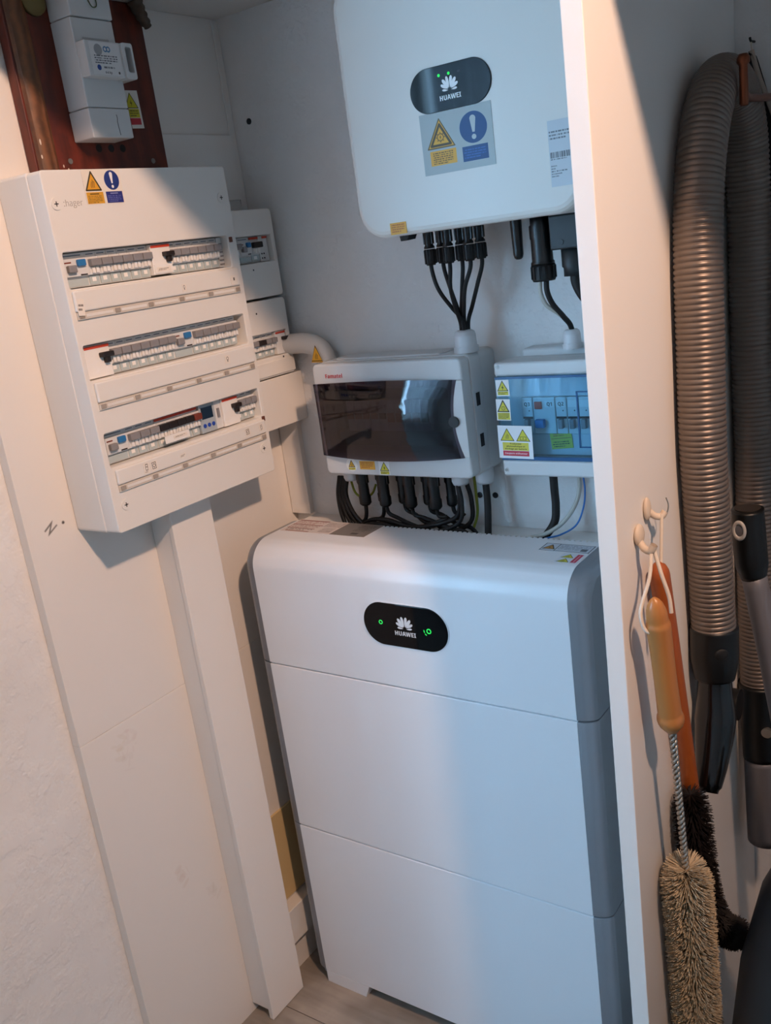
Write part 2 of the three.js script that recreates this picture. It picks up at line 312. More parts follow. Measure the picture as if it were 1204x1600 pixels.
struct('wall_room_left', bx(-2.6, -2.5, 0, RC, 0.8, 2.3), M.roomPaint);
struct('wall_room_right', bx(3.0, 3.1, 0, RC, 0.53, 2.3), M.roomPaint);
struct('wall_room_beside', bx(1.55, 3.0, 0, RC, 0.47, 0.57), M.roomPaint);
{ // wall with the window opening
  const s = new THREE.Shape(); s.moveTo(-2.5, 0); s.lineTo(3.0, 0); s.lineTo(3.0, RC); s.lineTo(-2.5, RC); s.closePath();
  const h = new THREE.Path(); h.moveTo(WIN.x0, WIN.y0); h.lineTo(WIN.x0, WIN.y1); h.lineTo(WIN.x1, WIN.y1); h.lineTo(WIN.x1, WIN.y0); h.closePath(); s.holes.push(h);
  struct('wall_front', extrude(s, 0.1, 0, 2.2), M.roomPaint);
}
struct('ceiling_room', bx(-2.6, 3.1, RC, RC + 0.06, 0.53, 2.3), M.roomPaint);
const floorMats = [0, 1, 2].map((k) => std(0xffffff, 0.55, { map: floorTone(k) }));
{
  const fl = struct('floor', bx(-2.6, 3.1, -0.06, -0.003, -0.1, 2.3), M.roomFloor);
  let row = 0;
  for (let z = 0.165; z < 1.0; z += 0.18, row++) for (let i = 0; i < 3; i++) {  // vinyl planks
    const x0 = -0.018 + i * 0.62 - (row % 2) * 0.31, x1 = Math.min(1.44, x0 + 0.62);
    const a = Math.max(-0.018, x0); if (x1 - a < 0.05) continue;
    part(fl, 'plank', metricUV(bx(a + 0.0008, x1 - 0.0008, -0.003, 0, z + 0.0008, z + 0.1792)), floorMats[(row + i) % 3]);
  }
  part(fl, 'plank', metricUV(bx(-0.018, 1.44, -0.003, 0, 0.001, 0.1642)), floorMats[1]);
}
// white boards lining the left wall
{
  const panelTex = canvasTex(512, 1536, (c, w, h) => {
    fill(c, w, h, '#ebe7e1'); const px = (z) => (0.625 - z) / 0.625 * w, py = (y) => (1.915 - y) / 1.915 * h;
    const smudge = (z, y, r, n, col, sd) => { let s = sd; c.fillStyle = col; for (let i = 0; i < n; i++) { s = (s * 1103515245 + 12345) >>> 0; const a = (s % 628) / 100, d = ((s >> 10) % 100) / 100 * r; c.beginPath(); c.ellipse(px(z) + Math.cos(a) * d, py(y) + Math.sin(a) * d * 1.6, 1 + (s >> 5) % 7, 2 + (s >> 7) % 9, a, 0, 7); c.fill(); } };
    smudge(0.535, 0.70, 20, 34, 'rgba(196,172,158,0.07)', 9); smudge(0.55, 0.715, 12, 16, 'rgba(180,145,125,0.07)', 4); smudge(0.485, 0.40, 16, 24, 'rgba(190,168,150,0.07)', 77); smudge(0.42, 0.33, 20, 20, 'rgba(195,175,158,0.06)', 31);
    c.strokeStyle = '#77726c'; c.lineWidth = 2; c.beginPath(); c.moveTo(px(0.592), py(1.124)); c.lineTo(px(0.577), py(1.134)); c.lineTo(px(0.585), py(1.118)); c.lineTo(px(0.568), py(1.128)); c.stroke();
    c.fillStyle = '#55504c'; c.beginPath(); c.arc(px(0.556), py(1.128), 2, 0, 7); c.fill();
  });
  const pm = std(0xffffff, 0.5, { map: panelTex });
  const g = new THREE.Group(); g.name = 'trim_2'; g.userData.kind = 'structure'; scene.add(g);
  const boards = [[0.0, 0.7566], [0.757, 1.915]];
  for (const [y0, y1] of boards) {
    const geo = bx(-0.0195, 0, y0, y1, 0.0, 0.625, 0.001), p = geo.attributes.position, uv = geo.attributes.uv;
    for (let i = 0; i < p.count; i++) uv.setXY(i, (0.625 - p.getZ(i)) / 0.625, p.getY(i) / 1.915);
    part(g, 'wall_board', geo, pm);
  }
  part(g, 'upper_board', bx(0, 0.006, 1.60, 1.716, 0.018, 0.2, 0.001), M.trunk);
  part(g, 'corner_strip', bx(0, 0.003, 1.58, 1.912, 0.0005, 0.016, 0.0008), M.trunk);
}
// ------------------------------------------------------------------ window, curtain and lamp in the room behind the camera
{
  const w = new THREE.Group(); w.name = 'window_1'; w.userData.kind = 'structure'; scene.add(w);
  const { x0, x1, y0, y1, z } = WIN, xm = (x0 + x1) / 2;
  part(w, 'window_frame', merge([bx(x0, x1, y0, y0 + 0.05, z - 0.02, z + 0.02), bx(x0, x1, y1 - 0.05, y1, z - 0.02, z + 0.02), bx(x0, x0 + 0.05, y0, y1, z - 0.02, z + 0.02), bx(x1 - 0.05, x1, y0, y1, z - 0.02, z + 0.02), bx(xm - 0.03, xm + 0.03, y0, y1, z - 0.02, z + 0.02)]), M.paint);
  part(w, 'window_sill', bx(x0 - 0.06, x1 + 0.06, y0 - 0.04, y0, z - 0.12, z, 0.004), M.paint);
}
{
  const folds = []; const n = 60;
  const shp = new THREE.Shape(); const X0 = -0.56, X1 = -0.12;
  for (let i = 0; i <= n; i++) { const t = i / n, x = X0 + (X1 - X0) * t, zz = 0.028 * Math.sin(t * Math.PI * 11) + 0.01 * Math.sin(t * 23 + 1); if (i) shp.lineTo(x, zz); else shp.moveTo(x, zz); }
  for (let i = n; i >= 0; i--) { const t = i / n, x = X0 + (X1 - X0) * t, zz = 0.028 * Math.sin(t * Math.PI * 11) + 0.01 * Math.sin(t * 23 + 1) - 0.003; shp.lineTo(x, zz); }
  const g = extrude(shp, 1.62, 0); g.rotateX(-Math.PI / 2); g.translate(0, 0.70, 2.08); folds.push(g);
  const ct = thing('curtain', 'white folded curtain hanging at the window of the room', 'curtain');
  part(ct, 'cloth', merge(folds), phys(0xf2f4f6, 0.95, { transmission: 0.55, thickness: 0 }));
  part(ct, 'rod', new THREE.CylinderGeometry(0.012, 0.012, 1.4, 16).rotateZ(Math.PI / 2).translate(-0.7, 2.33, 2.08), M.steel);
}
{
  const l = thing('ceiling_lamp', 'adjustable warm ceiling spot lamp in the room', 'lamp', [LAMP.x, RC, LAMP.z]);
  const aim = new THREE.Vector3(0.2, 1.42, 0.35), dir = aim.clone().sub(LAMP).normalize();
  part(l, 'base', cyl(0.05, 0.05, 0.012, 32, 0, -0.012, 0), M.steel);
  const head = new THREE.Group(); head.name = 'spot_head'; head.position.set(0, LAMP.y - RC, 0); head.quaternion.setFromUnitVectors(new THREE.Vector3(0, -1, 0), dir); l.add(head);
  part(head, 'shade', lathe([[0.0, 0.05], [0.03, 0.05], [0.06, 0.03], [0.062, 0.006], [0.058, 0.006], [0.056, 0.028], [0.0, 0.046]], 32), M.steel);
  part(head, 'bulb', new THREE.SphereGeometry(0.05, 24, 12).scale(1, 0.35, 1).translate(0, 0.024, 0), std(0xfff0dc, 0.5, { emissive: 0xffc8a0, emissiveIntensity: 6 }));
  const p = new THREE.SpotLight(LAMP_COLOR, LAMP_POWER, 0, R(44), 1); p.position.set(0, LAMP.y - RC, 0); p.target.position.copy(aim).sub(new THREE.Vector3(LAMP.x, RC, LAMP.z)); p.castShadow = true; p.shadow.radius = 2.5; l.add(p, p.target); p.name = 'light'; p.target.name = 'light_target';
}

// ------------------------------------------------------------------ home battery
const B = { x0: 0.093, x1: 0.718, zb: 0.105, zf: 0.25, rx: 0.029, rz: 0.02 };
function battProfile(y0, y1, round, inset, topInset) {
  const zf = B.zf - inset, yt = y1 - topInset, pts = [[B.zb, y0], [B.zb, yt]];
  const r = round ? 0.05 - 0.3 * inset : 0.0012;
  for (let k = 0; k <= 12; k++) { const a = (k / 12) * Math.PI / 2; pts.push([zf - r + r * Math.sin(a), yt - r + r * Math.cos(a)]); }
  pts.push([zf, y0 + 0.0012], [zf - 0.0012, y0]); return pts;
}
function loft(rings) {                                          // rings: [x, [[z,y],...]]
  const n = rings[0][1].length, tri = [];
  const V = (r, i) => [rings[r][0], rings[r][1][i % n][1], rings[r][1][i % n][0]];
  for (let r = 0; r + 1 < rings.length; r++) for (let i = 0; i < n; i++) { const a = V(r, i), b = V(r, i + 1), c = V(r + 1, i), d = V(r + 1, i + 1); tri.push(a, c, b, b, c, d); }
  for (const [r, f] of [[0, 0], [rings.length - 1, 1]]) {
    const pts = rings[r][1].map(([z, y]) => new THREE.Vector2(z, y));
    for (const t of THREE.ShapeUtils.triangulateShape(pts, [])) { const q = t.map((i) => V(r, i)); if (f) tri.push(q[0], q[2], q[1]); else tri.push(...q); }
  }
  const g = new THREE.BufferGeometry(); g.setAttribute('position', new THREE.Float32BufferAttribute(tri.flat(), 3));
  g.setAttribute('uv', new THREE.BufferAttribute(new Float32Array(tri.length * 2), 2));
  g.computeVertexNormals(); return g;
}
import { toCreasedNormals } from 'three/addons/utils/BufferGeometryUtils.js';
function battSide(y0, y1, round, s) {
  const xw = s > 0 ? B.x1 : B.x0, rings = [];
  for (let k = 0; k <= 8; k++) { const a = (k / 8) * Math.PI / 2; rings.push([xw + s * B.rx * Math.sin(a), battProfile(y0, y1, round, 0.0008 + B.rz * (1 - Math.cos(a)), round ? 0.0008 + 0.016 * (1 - Math.cos(a)) : 0)]); }
  if (s < 0) rings.reverse(); return toCreasedNormals(loft(rings), R(35));
}
{
  const t = thing('home_battery', 'tall white home battery of stacked modules with silver sides standing on the floor', 'battery');
  const G = 0.0012;
  const mods = [['power_module', 0.75 + G, 0.99, true], ['battery_module', 0.39 + G, 0.75 - G, false], ['battery_module', 0.03, 0.39 - G, false]];
  for (const [name, y0, y1, round] of mods) {
    const m = part(t, name, toCreasedNormals(loft([[B.x0, battProfile(y0, y1, round, 0, 0)], [B.x1, battProfile(y0, y1, round, 0, 0)]]), R(35)), M.battWhite);
    part(m, 'side_trim', battSide(y0, y1, round, -1), M.silver).userData.label = 'silver rounded side trim';
    part(m, 'side_trim', battSide(y0, y1, round, 1), M.silver).userData.label = 'silver rounded side trim';
    if (!round) {
      const slots = []; for (let y = y0 + 0.06; y < y1 - 0.05; y += 0.009) slots.push(bx(B.x1 + B.rx - 0.0004, B.x1 + B.rx + 0.0006, y, y + 0.0035, 0.125, 0.185)); part(m, 'vent_slots', merge(slots), std(0x5a636e, 0.6));
    } else {
      const teeth = []; for (let x = B.x0 + 0.004; x < B.x1 - 0.006; x += 0.0096) teeth.push(bx(x, x + 0.0052, 0.968, 0.9885, B.zb - 0.009, B.zb + 0.001)); part(m, 'vent_comb', merge(teeth), M.battWhite);
      const cap = part(m, 'display_panel', extrude(rrShape(0.168, 0.078, 0.0389, 0.4205, 0.8695), 0.003, 0.0008, B.zf - 0.001, 24), M.blackGloss); cap.userData.label = 'glossy black capsule display';
      part(m, 'display_rim', (() => { const s = rrShape(0.1715, 0.0815, 0.0407, 0.4205, 0.8695); s.holes.push(rrShape(0.1685, 0.0785, 0.0392, 0.4205, 0.8695)); return extrude(s, 0.0015, 0, B.zf - 0.0005, 24); })(), M.battWhite);
      part(m, 'flower_logo', petals(0.021), M.logo, [0.4205, 0.8665, B.zf + 0.002]);
      text(m, 'lettering', 'HUAWEI', 0.0078, 0.4205, 0.8525, B.zf + 0.002, M.logo);
      part(m, 'status_light', new THREE.TorusGeometry(0.0032, 0.0008, 8, 20), M.green, [0.3725, 0.8725, B.zf + 0.0022]);
      part(m, 'status_light', new THREE.TorusGeometry(0.0038, 0.0009, 8, 20), M.green, [0.4685, 0.868, B.zf + 0.0022]);
      part(m, 'status_light', merge([new THREE.TorusGeometry(0.0095, 0.0008, 6, 8, 0.55).rotateZ(R(172)), new THREE.TorusGeometry(0.0095, 0.0008, 6, 8, 0.4).rotateZ(R(215))]), M.green, [0.4685, 0.868, B.zf + 0.0022]);
      sticker(m, 'rating_label', 0.198, 0.066, 0.196, 0.99, 0.132, texTopLabel, [-Math.PI / 2, 0, 0]).position.y = 0.9902;
      sticker(m, 'warning_label', 0.084, 0.033, 0.674, 0.99, 0.139, texTopWarn, [-Math.PI / 2, 0, 0]).position.y = 0.9902;
      sticker(m, 'warning_label', 0.036, 0.038, 0.6965, 0.99, 0.1805, texTopTri, [-Math.PI / 2, 0, 0]).position.y = 0.9902;
    }
  }
  for (const s of [0, 1]) {
    const sh = new THREE.Shape(), a = s ? B.x1 : B.x0, d = s ? -1 : 1; sh.moveTo(a, 0); sh.lineTo(a, 0.0295); sh.lineTo(a + d * 0.112, 0.0295); sh.lineTo(a + d * 0.1, 0); sh.closePath();
    part(t, 'foot', extrude(sh, 0.12, 0.0008, B.zf - 0.12), M.battWhite);
    const e = s ? [B.x1, B.x1 + B.rx] : [B.x0 - B.rx + 0.004, B.x0]; part(t, 'foot_end', bx(e[0], e[1], 0, 0.0295, B.zf - 0.13, B.zf - 0.016, 0.008), M.silver);
  }
  part(t, 'base_plate', bx(B.x0 + 0.1, B.x1 - 0.1, 0.02, 0.0298, B.zb + 0.01, B.zf - 0.012), M.darkGap);
}

// ------------------------------------------------------------------ inverter on the back wall
{
  const t = thing('solar_inverter', 'large white square solar inverter with rounded corners on back wall', 'inverter', [0.573, 1.4935, 0]);
  part(t, 'body', extrude(rrShape(0.374, 0.365, 0.046, 0, 0.1825), 0.075, 0.01, 0.105, 16), M.inverter);
  part(t, 'heat_sink', bx(-0.165, 0.165, 0.02, 0.345, 0.02, 0.106, 0.01), std(0x77797c, 0.45, { metalness: 0.4 }));
  part(t, 'wall_bracket', bx(-0.12, 0.12, 0.1, 0.3, 0.0005, 0.021), M.steel);
  part(t, 'connector_plate', bx(-0.155, 0.165, 0.004, 0.02, 0.03, 0.12, 0.002), M.blackSoft);
  const z = 0.18;
  const cap = part(t, 'display_panel', extrude(rrShape(0.131, 0.0595, 0.0297, 0, 0.19), 0.0026, 0.0007, z - 0.001, 24), M.blackGloss); cap.userData.label = 'glossy black capsule display';
  part(t, 'flower_logo', petals(0.0175), std(0xf2f4f6, 0.5), [0.0, 0.1865, z + 0.0016]);
  text(t, 'lettering', 'HUAWEI', 0.0064, 0.0, 0.1735, z + 0.0016, std(0xf2f4f6, 0.5));
  for (const [x, m] of [[-0.0155, M.green], [0.0005, M.green], [0.0165, std(0x33383e, 0.5)]]) part(t, 'status_light', new THREE.SphereGeometry(0.0021, 12, 8).scale(1, 1, 0.4), m, [x, 0.2068, z + 0.0018]);
  sticker(t, 'warning_sticker', 0.1165, 0.083, 0.0025, 0.1195, z, texWarnPV);
  sticker(t, 'rating_label', 0.036, 0.084, 0.159, 0.0775, z, texPlate);
  sticker(t, 'orange_sticker', 0.0295, 0.0172, -0.114, 0.0115, z, texOrange, null, 'small orange printed sticker');
  part(t, 'disconnect_switch', (() => { const s = new THREE.Shape(); s.moveTo(-0.01, 0); s.lineTo(0.011, 0); s.lineTo(0.005, -0.011); s.lineTo(-0.008, -0.012); s.closePath(); return extrude(s, 0.024, 0.001, 0.118); })(), M.blackSoft, [-0.13, 0.004, 0]);
  part(t, 'antenna', lathe([[0.0, -0.062], [0.004, -0.0615], [0.0065, -0.059], [0.0078, -0.054], [0.009, 0], [0.0105, 0.004], [0.0105, 0.01], [0, 0.01]], 20), M.black, [0.0375, 0.004, 0.09]);
}
// connectors and cables below the inverter
function mc4(parent, x, y, z, k = 1) {                           // one plug, hanging down from y
  const c = part(parent, 'plug', merge([
    lathe([[0, 0.002], [0.0072 * k, 0.002], [0.0072 * k, -0.006], [0.0062 * k, -0.007], [0.0066 * k, -0.024 * k], [0.0085 * k, -0.026 * k], [0.0085 * k, -0.029 * k], [0, -0.029 * k]], 20),
    bx(-0.0082 * k, -0.0062 * k, -0.022 * k, 0, -0.003, 0.003), bx(0.0062 * k, 0.0082 * k, -0.022 * k, 0, -0.003, 0.003)]), M.black, [x, y, z]);
  const nut = []; for (let i = 0; i < 12; i++) { const b = bx(-0.0012, 0.0012, -0.0525 * k, -0.031 * k, 0.0078 * k, 0.0098 * k); b.rotateY(i * Math.PI / 6); nut.push(b); }
  nut.push(lathe([[0, -0.03 * k], [0.0088 * k, -0.03 * k], [0.0092 * k, -0.05 * k], [0.007 * k, -0.055 * k], [0, -0.055 * k]], 20));
  part(c, 'nut', merge(nut), M.blackSoft); return c;
}
const pvNames = [].concat(...['nearest the orange sticker', 'in the middle', 'nearest the antenna'].map((p) => ['solar cable with plug under inverter, front row, ' + p, 'solar cable with plug under inverter, rear row, ' + p]));
[[0.4603, 0.1, -0.012], [0.4615, 0.064, -0.007], [0.4944, 0.1, -0.002], [0.497, 0.064, 0.001], [0.5315, 0.1, 0.004], [0.5325, 0.064, 0.008]].forEach(([x, z, d], i) => {
  const t = thing('solar_cable', 'black ' + pvNames[i], 'cable', [0, 0, 0], 0, 'cables under the inverter');
  mc4(t, x, 1.4975, z);
  const ang = i / 6 * Math.PI * 2, ox = 0.006 * Math.cos(ang) + d * 0.35, oz = 0.005 * Math.sin(ang);
  const ex = 0.4855 + ox, ez = 0.06 + oz;
  part(t, 'cable', tube([[x, 1.455, z], [x, 1.435, z], [x + (ex - x) * 0.28, 1.405, z], [x + (ex - x) * 0.68, 1.37, (z * 0.5 + ez * 0.5)], [ex, 1.343, ez], [ex, 1.30, ez]], 0.0034, 40, 10), M.cable);
});
{
  const t = thing('communication_cable', 'thick black plug with black and grey wires right of antenna', 'cable');
  part(t, 'plug', lathe([[0, 0.006], [0.0145, 0.006], [0.0145, -0.01], [0.0165, -0.012], [0.0165, -0.03], [0.0155, -0.032], [0.016, -0.063], [0.0178, -0.065], [0.0178, -0.07], [0, -0.07]], 28), M.black, [0.6495, 1.4935, 0.09]);
  const nut = [lathe([[0, -0.069], [0.0182, -0.069], [0.0178, -0.09], [0.0165, -0.093], [0, -0.093]], 28)]; for (let i = 0; i < 14; i++) { const b = bx(-0.002, 0.002, -0.089, -0.071, 0.017, 0.0192); b.rotateY(i * Math.PI / 7); nut.push(b); }
  part(t, 'nut', merge(nut), M.blackSoft, [0.6495, 1.4935, 0.09]);
  part(t, 'grey_wire', tube([[0.644, 1.405, 0.092], [0.6435, 1.385, 0.094], [0.649, 1.365, 0.09], [0.662, 1.348, 0.075], [0.669, 1.33, 0.056], [0.669, 1.29, 0.05]], 0.0032, 36, 10), M.greyCable);
  part(t, 'black_wire', tube([[0.653, 1.405, 0.09], [0.6535, 1.385, 0.092], [0.658, 1.365, 0.086], [0.667, 1.343, 0.07], [0.671, 1.325, 0.054], [0.6705, 1.29, 0.05]], 0.0042, 36, 10), M.cable);
}
{
  const t = thing('mains_plug', 'large dark mains plug hanging at the inverter corner beside the partition', 'plug');
  part(t, 'housing', bx(0.674, 0.722, 1.444, 1.493, 0.065, 0.115, 0.003), std(0x23282a, 0.5));
  part(t, 'screw', cylZ(0.004, 0.001, 16, 0.692, 1.4545, 0.115), M.black);
  part(t, 'collar', lathe([[0, 0], [0.0185, 0], [0.0185, -0.026], [0.0165, -0.028], [0.0165, -0.04], [0, -0.04]], 28), std(0x1d2224, 0.5), [0.7, 1.4445, 0.09]);
  part(t, 'latch', bx(0.669, 0.6745, 1.476, 1.493, 0.085, 0.1, 0.001), M.black);
  part(t, 'cable', tube([[0.7, 1.41, 0.09], [0.7, 1.395, 0.09], [0.71, 1.37, 0.085], [0.732, 1.345, 0.07], [0.742, 1.315, 0.06], [0.743, 1.2945, 0.055]], 0.0075, 36, 12), M.cable);
}
// ------------------------------------------------------------------ enclosure under the inverter (smoked door)
function glandGeo(r, h) {
  const hex = new THREE.CylinderGeometry(r * 1.12, r * 1.12, h * 0.28, 6).translate(0, h * 0.14, 0);
  return merge([hex, lathe([[r * 0.98, h * 0.26], [r * 1.0, h * 0.34], [r * 0.92, h * 0.36]], 24), new THREE.CylinderGeometry(r * 0.98, r * 1.02, h * 0.42, 10).translate(0, h * 0.55, 0), lathe([[r * 0.98, h * 0.76], [r * 0.86, h * 0.93], [r * 0.62, h], [0, h]], 24)]);
}
function miniModule(parent, name, x0, x1, y0, y1, z0, z1, mat) { return part(parent, name, bx(x0, x1, y0, y1, z0, z1, 0.001), mat); }
{
  const t = thing('solar_enclosure', 'grey electrical enclosure with smoked dark door under the inverter', 'enclosure', [0.19, 1.088, 0]);
  const W = 0.314, H = 0.207;
  const shell = new THREE.Shape(); shell.moveTo(0, 0);
  part(t, 'back_box', extrude(rrShape(W, H, 0.012, W / 2, H / 2), 0.052, 0.003, 0.0005), M.boxGrey);
  const frame = rrShape(W, H, 0.012, W / 2, H / 2); frame.holes.push(rrShape(0.262, 0.108, 0.008, 0.148, 0.104));
  part(t, 'side_shell', extrude(frame, 0.034, 0.001, 0.052), M.boxGrey);
  const lid = rrShape(W - 0.004, H - 0.003, 0.01, W / 2 - 0.001, H / 2); lid.holes.push(rrShape(0.262, 0.108, 0.008, 0.148, 0.104));
  const lidG = extrude(lid, 0.028, 0.004, 0.084); { const p = lidG.attributes.position; }
  part(t, 'front_cover', lidG, M.boxGrey);
  part(t, 'inner_plate', bx(0.012, 0.285, 0.045, 0.163, 0.0525, 0.056), std(0x6f6e70, 0.6));
  part(t, 'inner_plate', bx(0.02, 0.28, 0.05, 0.076, 0.056, 0.082, 0.002), std(0x87868a, 0.5));
  part(t, 'inner_plate', bx(0.02, 0.28, 0.134, 0.157, 0.056, 0.082, 0.002), std(0x87868a, 0.5));
  for (let k = 0; k < 10; k++) { const x = 0.045 + k * 0.0178; const b = miniModule(t, 'surge_module', x, x + 0.0174, 0.077, 0.133, 0.056, 0.084, M.breaker); part(b, 'indicator', bx(x + 0.002, x + 0.015, k > 4 ? 0.094 : 0.1, 0.11, 0.084, 0.0875), k === 4 || k === 9 ? M.dark : M.red); part(b, 'marking', bx(x + 0.003, x + 0.014, 0.116, 0.126, 0.0838, 0.0843), M.whiteLabel); }
  // smoked door: curved pane with a hollowed hinge edge
  const NU = 32, NV = 16, pos = [], idx = [], uv = [];
  for (const [off] of [[0], [-0.0035]]) for (let j = 0; j <= NV; j++) for (let i = 0; i <= NU; i++) {
    const u = i / NU, v = j / NV; const xr = 0.3005 - 0.013 * Math.sin(Math.PI * v) ** 1, xl = 0.0005 + 0.001 * Math.sin(Math.PI * v);
    const yb = 0.0395 - 0.0075 * Math.sin(Math.PI * Math.min(1, u * 0.9 + 0.05)) * 1.0, yt = 0.1705 + 0.004 * Math.sin(Math.PI * u);
    pos.push(xl + (xr - xl) * u, yb + (yt - yb) * v, 0.1145 + 0.0135 * (1 - (2 * u - 1) ** 2) * (0.7 + 0.3 * Math.sin(Math.PI * v)) + off); uv.push(u, v);
  }
  const n1 = (NU + 1) * (NV + 1);
  for (let j = 0; j < NV; j++) for (let i = 0; i < NU; i++) { const a = j * (NU + 1) + i, b = a + 1, c = a + NU + 1, d = c + 1; idx.push(a, b, c, b, d, c, a + n1, c + n1, b + n1, b + n1, c + n1, d + n1); }
  const ring = []; for (let i = 0; i <= NU; i++) ring.push(i); for (let j = 1; j <= NV; j++) ring.push(j * (NU + 1) + NU); for (let i = NU - 1; i >= 0; i--) ring.push(NV * (NU + 1) + i); for (let j = NV - 1; j > 0; j--) ring.push(j * (NU + 1));
  for (let k = 0; k < ring.length; k++) { const a = ring[k], b = ring[(k + 1) % ring.length]; idx.push(a, a + n1, b, b, a + n1, b + n1); }
  const door = new THREE.BufferGeometry(); door.setAttribute('position', new THREE.Float32BufferAttribute(pos, 3)); door.setAttribute('uv', new THREE.Float32BufferAttribute(uv, 2)); door.setIndex(idx);
  const dg = toCreasedNormals(door, R(40));
  const dm = part(t, 'door', dg, phys(new THREE.Color().setRGB(0.34, 0.30, 0.35), 0.03, { transmission: 1, thickness: 0, ior: 1.5, specularIntensity: 1 })); dm.userData.label = 'dark smoked transparent door';
  part(dm, 'door_latch', cylZ(0.0095, 0.008, 24, 0.2905, 0.101, 0.1125), M.black);
  part(t, 'hinge_cover', (() => { const s = new THREE.Shape(); s.moveTo(0.303, 0.040); s.quadraticCurveTo(0.2775, 0.104, 0.302, 0.170); s.lineTo(0.3125, 0.170); s.lineTo(0.3125, 0.040); s.closePath(); return extrude(s, 0.009, 0.001, 0.108); })(), M.boxGrey);
  for (const y of [0.06, 0.13]) part(t, 'screw_slot', bx(0.3135, 0.3146, y - 0.011, y + 0.011, 0.066, 0.078), M.darkGap);
  text(t, 'lettering', 'Famatel', 0.0072, 0.049, 0.1805, 0.1121, std(0xc23a3c, 0.5));
  { const sh = new THREE.Shape(); sh.absarc(0, 0, 0.0122, 0, Math.PI * 2); const g = extrude(sh, 0.0005, 0, 0, 28), p = g.attributes.position, uv = g.attributes.uv; for (let i = 0; i < p.count; i++) uv.setXY(i, p.getX(i) / 0.0244 + 0.5, p.getY(i) / 0.0244 + 0.5); part(t, 'sticker', g, std(0xffffff, 0.5, { map: texTriSunRound }), [0.0605, 0.0205, 0.112]); }
  sticker(t, 'sticker', 0.0335, 0.0155, 0.0955, 0.0205, 0.112, texOrange, null, 'small orange printed sticker');
  sticker(t, 'sticker', 0.0235, 0.0255, 0.1325, 0.016, 0.112, texTriBolt);
  part(t, 'cable_gland', glandGeo(0.0185, 0.037), M.gland, [0.295, H, 0.06]);
  part(t, 'top_rib', bx(0.03, 0.25, H - 0.004, H + 0.003, 0.02, 0.075, 0.003), M.boxGrey);
  for (const [x, r] of [[-0.012, 0.0155], [0.255, 0.0155], [0.296, 0.0165]]) part(t, 'cable_gland', lathe([[0, 0.012], [r, 0.012], [r, -0.018], [r * 0.85, -0.024], [0, -0.024]], 24), M.gland, [x < 0 ? 0.016 : x, 0.0, x < 0 ? 0.06 : x > 0.28 ? 0.045 : 0.06]);
}
// plugs in pairs below the enclosure
const pairPlace = ['first pair beside the bare cables', 'second pair from the bare cables', 'third pair from the bare cables', 'last pair before the earth wire'];
[[0.2375, 0.262, 0.996, 0.99], [0.284, 0.309, 0.99, 0.99], [0.341, 0.364, 0.985, 0.982], [0.394, 0.414, 0.99, 0.99]].forEach(([xa, xb], i) => {
  for (const [x, z, k, nm] of [[xa, 0.07, 1.28, 'front'], [xb, 0.046, 1.1, 'rear']]) {
    const t = thing('battery_cable', 'black cable with ' + nm + ' plug below smoked enclosure, ' + pairPlace[i], 'cable', [0, 0, 0], 0, 'plugged cables below the smoked enclosure');
    const body = part(t, 'plug', merge([lathe([[0, 0.02], [0.0072 * k, 0.02], [0.0082 * k, 0.012], [0.0084 * k, -0.01], [0.0076 * k, -0.012], [0.0078 * k, -0.034], [0.009 * k, -0.036], [0.0088 * k, -0.05], [0.006 * k, -0.054], [0, -0.054]], 18), bx(-0.0095 * k, -0.007 * k, -0.01, 0.012, -0.003, 0.003), bx(0.007 * k, 0.0095 * k, -0.01, 0.012, -0.003, 0.003)]), M.black, [x, 1.072, z]);
    const yb = 1.022, dx = i < 3 ? 0.045 + 0.02 * i : -0.03, s = nm === 'front' ? 1 : 0.7;
    part(t, 'cable', i === 0
      ? tube([[x, yb, z], [x - 0.002, 1.0, z], [x - 0.012, 0.985, z - 0.005], [x - 0.035, 0.976, z - 0.01], [x - 0.06, 0.962, z], [x - 0.07, 0.93, z + 0.005]], 0.0038, 36, 8)
      : tube([[x, yb, z], [x + 0.004, 1.005, z], [x + 0.02, 0.991 + 0.004 * i, z - 0.004], [x + dx * s, 0.985, z + 0.006], [x + dx * s + 0.03 * (i < 3 ? 1 : -1), 0.98, z + 0.008], [x + dx * s + 0.05 * (i < 3 ? 1 : -1), 0.94, z]], 0.0038, 36, 8), M.cable);
  }
});
[[0.168, 0.0], [0.174, 0.012], [0.181, 0.022], [0.187, 0.034]].forEach(([x, d], i) => solo('black_cable', ['black cable of the bare bundle, closest to the left wall', 'black cable of the bare bundle, second from left wall', 'black cable of the bare bundle, third from left wall', 'black cable of the bare bundle, closest to the first plug pair'][i] + ' below smoked enclosure', 'cable',
  tube([[x + 0.008, 1.07, 0.06], [x, 1.035, 0.062], [x + 0.002 + d * 0.3, 1.0, 0.064], [x + 0.012 + d * 0.8, 0.972, 0.068], [x + 0.025 + d, 0.935, 0.075]], 0.0042, 30, 8), M.cable, 'bare cable bundle below the smoked enclosure'));
[[0, 0], [0.006, 0.0095], [0.012, -0.0095]].forEach(([d, e], i) => solo('looped_cable', ['black cable hanging in the tightest loop', 'black cable hanging in the middle loop', 'black cable hanging in the widest loop'][i] + ' under smoked enclosure beside earth wire', 'cable',
  tube([[0.438 + d, 1.067, 0.06 + e], [0.44 + d * 1.5, 1.035, 0.062 + e], [0.433 + d * 1.8, 1.006 - d, 0.066 + e], [0.40 + d, 0.992 - d * 1.6, 0.075 + e], [0.34, 0.984 - d * 1.4, 0.078 + e], [0.28, 0.992 - d, 0.072 + e], [0.235, 0.985 - d, 0.068 + e], [0.2, 0.955 - d, 0.07 + e]], 0.0041, 60, 8), M.cable, 'looped cables under the smoked enclosure'));
